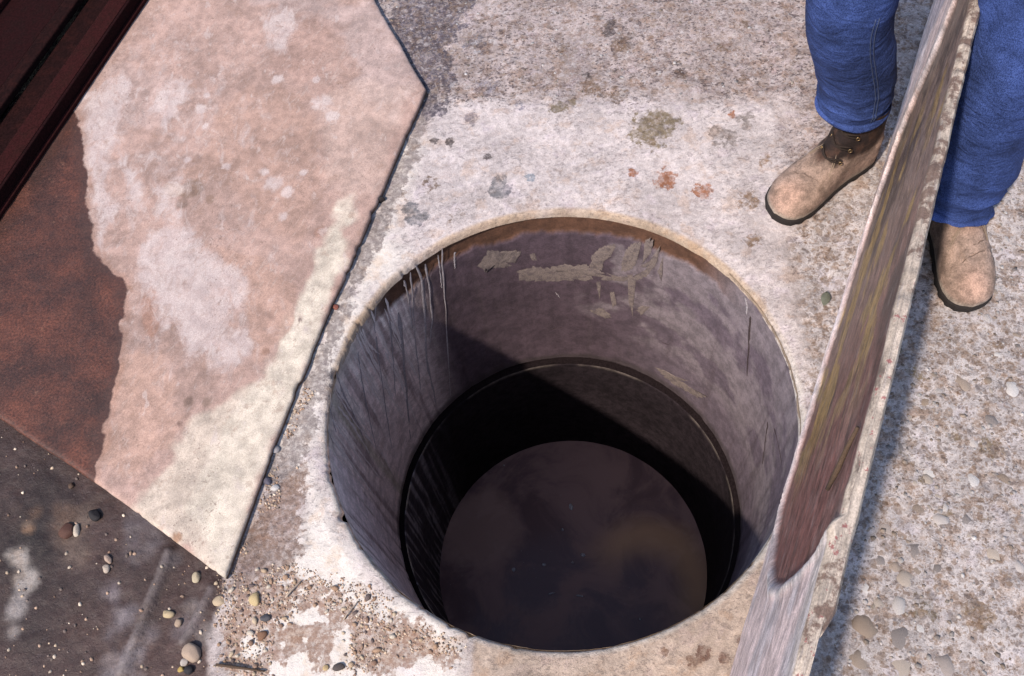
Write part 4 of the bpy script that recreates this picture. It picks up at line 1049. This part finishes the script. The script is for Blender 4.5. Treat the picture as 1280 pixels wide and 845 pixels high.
# ------------------------------------------------------------------ the person straddling the lid
person = empty('person', (.86, .42, 0))
tag(person, 'person in blue jeans and tan work boots straddling the standing lid', 'person')
PB = Vector((.86, .42, 0))


def rel(p): return Vector(p) - PB


M_SKIN = mat_plain('skin', (.42, .24, .17), 60, .1, .55, .1)
n = NT('denim')
tw1 = n.noise(900, 2, .5, stretch=(1, 1, .35)); big = n.noise(16, 5, .6); fade_and_highlight = n.attr('tint', 'Color')
c = n.mix(n.rng(tw1, .38, .62), (.018, .034, .120), (.056, .092, .27))
c = n.mix(1.0, c, n.grey(n.rng(big, .3, .7, .7, 1.35)), 'MULTIPLY')
c = n.mix(1.0, c, fade_and_highlight, 'MULTIPLY')
M_DENIM = n.out(c, .92, n.bump(n.math('ADD', n.math('MULTIPLY', tw1, .4), n.math('ADD', n.noise(60, 4), n.math('MULTIPLY', n.noise(17, 3, .5, stretch=(1, 1, 2.2), dist=1.2), 2.5))), .55, .006), .15)
M_THREAD = mat_plain('seam_thread', (.055, .075, .15), 300, .3, .9, .2)
M_SHIRT = mat_plain('shirt_cloth', (.20, .21, .23), 300, .15, .9, .2)
M_HAIR = mat_plain('hair', (.03, .02, .014), 200, .3, .7, .3)
M_SUEDE = mat_tint('scuffed_leather', 45, .30, .85, .6, .25, .25, blotch=(.22, .14, .10), bl_amt=.45, dist=.004)
M_SOLE = mat_plain('rubber_sole', (.022, .016, .014), 120, .4, .85, .6)
M_LACE = mat_plain('boot_lace', (.03, .018, .013), 200, .3, .9, .5)
M_STITCH = mat_plain('boot_thread', (.30, .22, .16), 300, .3, .9, .3)
M_CREASE = mat_plain('leather_crease', (.20, .135, .105), 200, .3, .9, .3)
M_BRASS = mat_plain('eyelet_brass', (.42, .28, .14), 300, .2, .35, .1, metal=1.0)

# joints (world metres)
J = dict(
    ankA=(.780, .480, .11), shinA=(.745, .505, .24), kneeA=(.668, .502, .50), hipA=(.79, .665, .88),
    ankB=(.912, .298, .10), shinB=(.910, .290, .22), kneeB=(.897, .305, .50), hipB=(.945, .53, .88),
    pelvis=(.868, .60, .92), waist=(.85, .56, 1.06), chest=(.81, .48, 1.30), neck=(.775, .42, 1.47),
    head=(.745, .365, 1.56), crown=(.73, .335, 1.70),
    shA=(.665, .375, 1.40), elA=(.655, .33, 1.10), wrA=(.775, .335, .845),
    shB=(.95, .545 - .03, 1.40), elB=(1.0, .46, 1.10), wrB=(.895, .40, .845))


def skin_body():
    vs = []; ed = []; rad_ = []

    def add(p, r, link=None):
        vs.append(rel(p)); rad_.append(r); i = len(vs) - 1
        if link is not None: ed.append((link, i))
        return i
    pel = add(J['pelvis'], .135)
    wa_ = add(J['waist'], .125, pel); ch = add(J['chest'], .145, wa_); nk = add(J['neck'], .058, ch)
    hd = add(J['head'], .078, nk); add(J['crown'], .07, hd)
    fd = Vector((-.52, -.854, 0))
    hc = Vector(J['head']).lerp(Vector(J['crown']), .35)
    nose = add(hc + fd * .085, .014, hd); add(hc + fd * .105 + Vector((0, 0, -.012)), .010, nose)
    sd = Vector((.854, -.52, 0))
    for s_ in (-1, 1): add(hc + sd * s_ * .088, .016, hd)
    for s_, q in ((-1, 'A'), (1, 'B')):
        hp = add(J['hip' + q], .088, pel); kn = add(J['knee' + q], .060, hp)
        sh = add(J['shin' + q], .045, kn); an = add(J['ank' + q], .036, sh)
        add(Vector(J['ank' + q]) + Vector((0, 0, -.05)), .034, an)
        s0 = add(J['sh' + q], .060, ch); e0 = add(J['el' + q], .044, s0); w0 = add(J['wr' + q], .029, e0)
        # hand: palm then five bent fingers closing on the lid's top edge
        w_ = Vector(J['wr' + q]); grip = Vector((w_.x, w_.y, .80))
        across = Vector((.854, -.52, 0)) * (-s_)
        palm = w_.lerp(Vector((w_.x, w_.y, .785)), .8) + across * .012
        p_ = add(palm, .030, w0)
        for f_ in range(4):
            along = Vector((.52, .854, 0)) * ((f_ - 1.5) * .021)
            L_ = (.9, 1.05, 1.0, .8)[f_]
            k1 = add(palm + along + Vector((0, 0, -.022)) + across * .012, .0095, p_)
            k2 = add(palm + along * 1.05 + Vector((0, 0, -.040 * L_)) + across * .024, .0088, k1)
            add(palm + along * 1.05 + Vector((0, 0, -.066 * L_)) + across * .022, .0078, k2)
        tb = add(palm + Vector((.52, .854, 0)) * (-.036) + across * .004, .0105, p_)
        add(palm + Vector((.52, .854, 0)) * (-.044) + across * .026 + Vector((0, 0, -.022)), .0088, tb)
    me = bpy.data.meshes.new('body'); me.from_pydata([tuple(v) for v in vs], ed, []); me.update()
    me.materials.append(M_SKIN)
    o = bpy.data.objects.new('body', me); COL.objects.link(o); o.parent = person
    sk = o.modifiers.new('skin', 'SKIN'); sk.use_smooth_shade = True
    for i, d in enumerate(me.skin_vertices[0].data):
        d.radius = (rad_[i], rad_[i]); d.use_root = (i == 0)
    sb = o.modifiers.new('sub', 'SUBSURF'); sb.levels = 2; sb.render_levels = 2
    return o


skin_body()
M_EYE = mat_plain('eye', (.5, .5, .5), 100, .1, .3, .0)
hc = Vector(J['head']).lerp(Vector(J['crown']), .5); fd = Vector((-.52, -.854, 0)); sd = Vector((.854, -.52, 0))


def ball(name, c, s, mat, cut=None):
    bm = bmesh.new(); bmesh.ops.create_uvsphere(bm, u_segments=20, v_segments=14, radius=1)
    if cut: bmesh.ops.delete(bm, geom=[v for v in bm.verts if cut(v.co)], context='VERTS')
    for v in bm.verts: v.co = Vector((v.co.x * s[0], v.co.y * s[1], v.co.z * s[2]))
    for f in bm.faces: f.smooth = True
    me = bpy.data.meshes.new(name); bm.to_mesh(me); bm.free(); me.materials.append(mat)
    o = bpy.data.objects.new(name, me); COL.objects.link(o); o.parent = person; o.location = rel(c)
    return o


for s_ in (-1, 1): ball('eye', hc + fd * .082 + sd * .032 * s_, (.011, .011, .008), M_EYE)
hair = ball('hair', hc + Vector((.012, .018, .035)), (.098, .105, .098), M_HAIR, lambda c: c.z < -.2 or (c.y < -.35 and c.z < .35))
hs_ = hair.modifiers.new('thick', 'SOLIDIFY'); hs_.thickness = .012


def catmull(pts, m):
    pts = [np.array(p, float) for p in pts]
    pts = [2 * pts[0] - pts[1]] + pts + [2 * pts[-1] - pts[-2]]
    out = []
    segs = len(pts) - 3
    for k in range(m):
        u = k / (m - 1) * segs; i = min(int(u), segs - 1); t = u - i
        a, b, c_, d = pts[i:i + 4]
        out.append(.5 * ((2 * b) + (c_ - a) * t + (2 * a - 5 * b + 4 * c_ - d) * t * t + (3 * b - a - 3 * c_ + d) * t ** 3))
    return np.array(out)


def cloth_tube(path, radii, rows, n_, seed, fold=1.0):
    """loose cloth sleeve or trouser leg; path bottom to top; returns (V rows n), unwrapped u, s"""
    ctr = catmull(path, rows); rs = np.interp(np.linspace(0, 1, rows), np.linspace(0, 1, len(radii)), radii)
    V = np.zeros((rows, n_, 3)); length = np.linalg.norm(np.diff(ctr, axis=0), axis=1).sum()
    tang = np.gradient(ctr, axis=0); tang /= np.linalg.norm(tang, axis=1)[:, None]
    ref = np.array([.52, .854, 0.])
    for i in range(rows):
        t = tang[i]; a = ref - t * (ref @ t); a /= np.linalg.norm(a); b = np.cross(t, a)
        th = np.arange(n_) / n_ * 2 * math.pi
        V[i] = ctr[i] + rs[i] * (np.cos(th)[:, None] * a + np.sin(th)[:, None] * b)
    return V, ctr, rs, length


def trouser_leg(q, path, radii, seed, cuff_amt):
    rows, n_ = 120, 72
    V, ctr, rs, length = cloth_tube(path, radii, rows, n_, seed)
    s_ = np.linspace(0, 1, rows) * length
    th = np.arange(n_) / n_ * 2 * math.pi
    S, T = np.meshgrid(s_, th, indexing='ij')
    p3 = np.stack([np.cos(T).ravel() * .9, np.sin(T).ravel() * .9, S.ravel() * 11], 1)
    f1 = fbm(p3, .8, 3, seed).reshape(S.shape) - .5
    # slanting drag folds, strongest where the hem stacks on the boot
    ph = S * 62 + 1.9 * np.sin(T + seed) + f1 * 9
    ridge = (1 - np.abs(np.sin(ph * .5))) ** 1.6
    amt = cuff_amt * (.06 + np.exp(-S / .09)) * (.35 + .65 * (fbm(p3, .5, 2, seed + 3).reshape(S.shape) > .45))
    f2 = fbm(p3 * np.array([1, 1, .35]), 1.3, 3, seed + 9).reshape(S.shape) - .5
    d = ridge * amt * .022 + f1 * .007 + f2 * .007 * np.clip(S / .1, 0.2, 1)
    d[:4] = d[:4] * .6 + .002                                 # stitched hem
    d[5] -= .0015
    out = V - ctr[:, None, :]
    out /= np.linalg.norm(out, axis=2)[:, :, None]
    V = V + out * d[:, :, None]
    V[:10, :, 2] += (np.sin(T[:10] * 2 + seed) * .006 + f1[:10] * .02) * np.linspace(1, 0, 10)[:, None]
    shade = .92 + 1.1 * ridge * amt * .35 + f1 * .5 + f2 * .5  # fold ridges lightened, their highlights put into the denim colour
    shade[:5] *= 1.35; shade[5] *= .7
    colr = np.repeat(shade.reshape(-1, 1), 3, 1)
    return V, colr, rows, n_


VA, cA, rows, n_ = trouser_leg('A', [(.741, .503, .200), (.728, .507, .29), (.662, .505, .50), (.715, .575, .70), (.79, .655, .90)], [.074, .076, .078, .088, .10, .115], 3, 1.0)
VB, cB, rows, n_ = trouser_leg('B', [(.905, .275, .108), (.908, .288, .26), (.895, .305, .50), (.935, .42, .70), (.95, .53, .90)], [.070, .086, .082, .088, .10, .115], 8, 1.25)
# hips close the two legs
Vh = []; ch_ = []
for z, a_, b_, c0 in ((.80, .17, .135, (.87, .59)), (.88, .185, .145, (.87, .60)), (.98, .175, .135, (.865, .59)), (1.06, .165, .125, (.852, .562))):
    for k in range(40):
        t = 2 * math.pi * k / 40
        q = Vector((.854, -.52)) * (math.cos(t) * a_) + Vector((.52, .854)) * (math.sin(t) * b_)
        Vh.append((c0[0] + q.x, c0[1] + q.y, z)); ch_.append((1, 1, 1))
fh = gridfaces(4, 40, wrap=True).tolist() + [list(range(40))[::-1]]
nA = rows * n_
verts = np.concatenate([VA.reshape(-1, 3), VB.reshape(-1, 3), np.array(Vh)]) - np.array(PB)
faces = gridfaces(rows, n_, wrap=True).tolist() + (gridfaces(rows, n_, wrap=True) + nA).tolist() + [[i + 2 * nA for i in f] for f in fh]
jeans = mk('jeans', verts, faces, M_DENIM, person, col=np.concatenate([cA, cB, np.array(ch_)]))
js = jeans.modifiers.new('thickness', 'SOLIDIFY'); js.thickness = .003
# double-stitched outer seams
for V_, k0 in ((VA, 44), (VB, 66)):
    for dk in (0, 1):
        path = []
        for i in range(6, 62):
            c0 = V_[i].mean(0); p = V_[i, (k0 + dk) % n_]; o_ = (p - c0) / np.linalg.norm(p - c0)
            path.append(Vector(p + o_ * .0012) - PB)
        mk('seam', *tube(path, [.0011] * len(path), 5), M_THREAD, jeans)

# shirt: torso and sleeves in one mesh
sV = []; sF = []
prof = [(1.02, .172, .135, (.855, .565)), (1.15, .185, .150, (.837, .53)), (1.30, .225, .175, (.81, .48)), (1.40, .235, .155, (.795, .455)), (1.465, .15, .11, (.78, .43)), (1.49, .066, .066, (.772, .415))]
for z, a_, b_, c0 in prof:
    for k in range(40):
        t = 2 * math.pi * k / 40
        q = Vector((.854, -.52)) * (math.cos(t) * a_) + Vector((.52, .854)) * (math.sin(t) * b_)
        sV.append(Vector((c0[0] + q.x, c0[1] + q.y, z)) - PB)
sF += gridfaces(len(prof), 40, wrap=True).tolist()
for q in 'AB':
    a_, b_, c_ = (Vector(J[k + q]) for k in ('sh', 'el', 'wr'))
    pth = catmull([a_ + Vector((0, 0, .02)), a_.lerp(b_, .5), b_, b_.lerp(c_, .5), c_.lerp(b_, .08)], 24)
    v_, f_ = tube([Vector(p) - PB for p in pth], list(np.interp(np.linspace(0, 1, 24), [0, .3, .6, 1], [.092, .074, .060, .044])), 20, False)
    off = len(sV); sV += v_; sF += [[i + off for i in f] for f in f_]
sh_ = mk('shirt', np.array([tuple(v) for v in sV]), sF, M_SHIRT, person)
ss = sh_.modifiers.new('thick', 'SOLIDIFY'); ss.thickness = .004


# boots: stacked outlines from welt to shaft
def boot(toe, heel_dir, shaft_top, dark, seed, tilt_at):
    L = .302
    d = Vector(heel_dir).normalized()                         # heel -> toe
    org = Vector((*toe, 0)) - d.to_3d() * L
    lat = Vector((-d.y, d.x, 0))

    def W(p): return org + d.to_3d() * p[0] + lat * p[1] + Vector((0, 0, p[2]))
    xs_k = [0, .008, .03, .07, .11, .15, .19, .225, .255, .280, .294, .302]
    w0_k = [.0, .024, .038, .043, .044, .048, .0545, .058, .0555, .045, .029, 0]
    hx = [0, .10, .118, .135, .155, .18, .21, .24, .265, .285, .297, .302]
    hk = [.30, .30, .24, .165, .125, .100, .086, .080, .074, .062, .044, .026]
    z0 = .022
    sl = [z0, .027, .033, .040, .047, .053, .058, .063, .067, .071, .074, .077, .080, .083, .087, .091, .096, .102, .110, .119, .129, .140, .152, .165, .18, .195, .21, .225, .24, .255][:]
    sl = [z for z in sl if z <= shaft_top]
    NB = 64
    V = []; C_ = []
    for z in sl:
        xf = float(np.interp(-z, [-h_ for h_ in hk], hx)) if z > .026 else .302
        xb = .006 * math.sin(min(z, .12) / .12 * math.pi) + .034 * max(0, (z - .1) / .15)
        for k in range(NB):
            a = 2 * math.pi * k / NB
            u = .5 - .5 * math.cos(a)
            x = xb + (xf - xb) * u
            w = float(np.interp(x, xs_k, w0_k))
            # roll off towards the top surface and round the heel
            hxv = float(np.interp(x, hx, hk))
            q = max(0., min(1., (z - z0) / max(hxv - z0, 1e-4)))
            w = w * (1 - q ** 2.6) ** .42 if x > .12 else w
            if z > .09:
                m = .5 * (xb + xf); el = math.sqrt(max(0, 1 - ((x - m) / (.5 * (xf - xb) + 1e-6)) ** 2))
                w = w * (1 - min(1, (z - .09) / .03)) + (.040 + .006 * max(0, (z - .14) / .1)) * el * min(1, (z - .09) / .03)
            w = min(w, 9)
            y = w * (1 if math.sin(a) >= 0 else -1) * (1 if abs(math.sin(a)) > 1e-6 else 0)
            bend = -.010 * math.sin(math.pi * x / L) * (seed % 2 * 2 - 1)
            V.append((x, y + bend, z))
    V = np.array(V)
    nz = fbm(V, 26, 4, 160 + seed) - .5
    crease = np.sin(V[:, 0] * 260 + nz * 10 + V[:, 1] * 40) * np.exp(-((V[:, 0] - .20) / .025) ** 2) * (V[:, 2] > .05)
    crease += np.sin(V[:, 2] * 210 + nz * 12) * np.exp(-((V[:, 2] - .125) / .03) ** 2) * .8
    c3 = np.array([.13, 0, .07]); o_ = V - np.stack([np.clip(V[:, 0], .05, .25), V[:, 1] * 0, np.full(len(V), .04)], 1)
    o_[:, 2] *= .6; o_ /= np.linalg.norm(o_, axis=1)[:, None] + 1e-9
    keep = np.clip((V[:, 2] - .025) / .01, 0, 1)
    V = V + o_ * ((nz * .009 + crease * .0026) * keep)[:, None]
    tan = np.array([.34, .235, .185]); c = np.tile(tan, (len(V), 1)) * (.8 + .45 * fbm(V, 18, 4, 165 + seed)[:, None])
    c = mixc(c, (.50, .31, .235), sst(np.hypot(V[:, 0] - .272, V[:, 1]), .05, .01) * .7)
    low = sst(V[:, 2], .040, .026)
    c = mixc(c, (.33, .29, .24), low * .7)
    if dark:
        dk = sst(V[:, 2] - .45 * (V[:, 0] - .03) * 0 + (fbm(V, 30, 3, 170) - .5) * .05 - sst(V[:, 0], .06, -.01) * .03, .098, .112)
        c = mixc(c, (.040, .019, .014), dk * .97)
        c = mixc(c, (.022, .013, .012), dk * sst(V[:, 0], .075, .10) * .9)
        c = mixc(c, (.12, .058, .036), dk * sst(fbm(V, 40, 4, 171), .52, .64) * .5)
    else:
        c = mixc(c, (.27, .15, .11), sst(V[:, 2], .095, .13) * .6)
    P3 = np.array([tuple(W(p) - PB) for p in V])
    F = gridfaces(len(sl), NB, wrap=True).tolist() + [list(range(NB))[::-1]]
    up_ = mk('boot', P3, F, M_SUEDE, person, col=c)
    # sole: welt, lugged rim, heel block
    SO = []; nS = 96; rows_ = []
    for lev, (zz_, gr) in enumerate(((.0, .000), (.010, .002), (.018, .003), (.0225, .002), (.0245, .000))):
        for k in range(nS):
            a = 2 * math.pi * k / nS; u = .5 - .5 * math.cos(a); x = u * L
            w = float(np.interp(x, xs_k, w0_k)); sgn = 1 if math.sin(a) >= 0 else -1
            gx_ = gr * math.cos(math.pi - a) * 1.2
            lug = (.0028 if (k // 2) % 2 else 0) * (lev < 2)
            bend = -.010 * math.sin(math.pi * x / L) * (seed % 2 * 2 - 1)
            arch = .010 * math.exp(-((x - .105) / .014) ** 2) if lev == 0 else 0
            SO.append(tuple(W((x + gx_, sgn * (w + (gr - lug) * abs(math.sin(a)) ** .5) + bend, zz_ + arch)) - PB))
    Fs = gridfaces(5, nS, wrap=True).tolist() + [list(range(nS))[::-1], [4 * nS + k for k in range(nS)]]
    mk('sole', SO, Fs, M_SOLE, up_)
    # laces and eyelets down the front of the shaft
    def skin_line(pts, r, mat, nm):
        o_ = []
        for x, y in pts:
            hz = float(np.interp(x, hx, hk)); w = float(np.interp(x, xs_k, w0_k))
            zt = z0 + (hz - z0) * (max(0, 1 - (min(1, abs(y) / w)) ** (1 / .42))) ** (1 / 2.6)
            bend = -.010 * math.sin(math.pi * x / L) * (seed % 2 * 2 - 1)
            o_.append(W((x, y + bend, zt + .0002)) - PB)
        mk(nm, *tube(o_, [r * .5] + [r] * (len(o_) - 2) + [r * .5], 6), mat, up_)
    for s_ in (-1, 1):
        for off in (0, .006):
            skin_line([(.152 + off + .035 * q, s_ * (.020 + .026 * q ** .8)) for q in np.linspace(0, 1, 12)], .0010, M_STITCH, 'stitching')
    rc = random.Random(seed)
    for x_, y0_, y1_ in ((.196, -.022, .010), (.208, -.006, .030), (.219, -.026, -.004), (.188, .006, .026)):
        skin_line([(x_ + .006 * math.sin(3 * q + seed) + rc.uniform(-.001, .001), y0_ + (y1_ - y0_) * q) for q in np.linspace(0, 1, 9)], .0013, M_CREASE, 'crease')
    if not dark: return up_
    for i, z in enumerate((.114, .142, .172)):
        if z > shaft_top - .01: continue
        xf = float(np.interp(-z, [-h_ for h_ in hk], hx))
        for s_ in (-1, 1):
            pz = W((xf - .014, s_ * .026, z + .002)) - PB
            v_ = []; f_ = []
            ring = []
            axn = (d.to_3d() * .75 + lat * s_ * .75 + Vector((0, 0, .3))).normalized(); e1 = axn.orthogonal().normalized(); e2 = axn.cross(e1)
            for k in range(13): ring.append(pz + axn * .005 + (e1 * math.cos(k * math.pi / 6) + e2 * math.sin(k * math.pi / 6)) * .0036)
            mk('eyelet', *tube(ring, [.0011] * 13, 6, False), M_BRASS, up_)
        za = z
        pts = [W((xf - .012, -.028, za)) - PB, W((xf + .001, -.012, za + .003)) - PB, W((xf + .005, 0, za + .006)) - PB, W((xf + .001, .012, za + .010)) - PB, W((xf - .012, .028, za + .012)) - PB]
        mk('lace', *tube(pts, [.0021] * 5, 7), M_LACE, up_)
        pts = [W((p_[0], -p_[1], p_[2] + .001)) - PB for p_ in ((xf - .012, -.028, za), (xf + .002, -.012, za + .003), (xf + .006, 0, za + .006), (xf + .002, .012, za + .010), (xf - .012, .028, za + .012))]
        mk('lace', *tube(pts, [.0021] * 5, 7), M_LACE, up_)
    # toe seam and tongue
    tg = []
    for k in range(25):
        a = math.pi * (k / 24 - .5); x = .205 + .02 * math.cos(a); y = .036 * math.sin(a)
        hz = float(np.interp(x, hx, hk)); w = float(np.interp(x, xs_k, w0_k))
        zt = z0 + (hz - z0) * (max(0, 1 - (abs(y) / w) ** (1 / .42))) ** (1 / 2.6)
        bend = -.010 * math.sin(math.pi * x / L) * (seed % 2 * 2 - 1)
        tg.append(W((x, y + bend, zt + .0006)) - PB)
    return up_


bA = boot((.560, .372), (-.895, -.445), .225, True, 1, 0)
bA['label'] = 'tan boot with dark oiled brown shaft'
bB = boot((.897, .056), (-.08, -.997), .18, False, 2, 0)
bB['label'] = 'plain dusty tan boot'
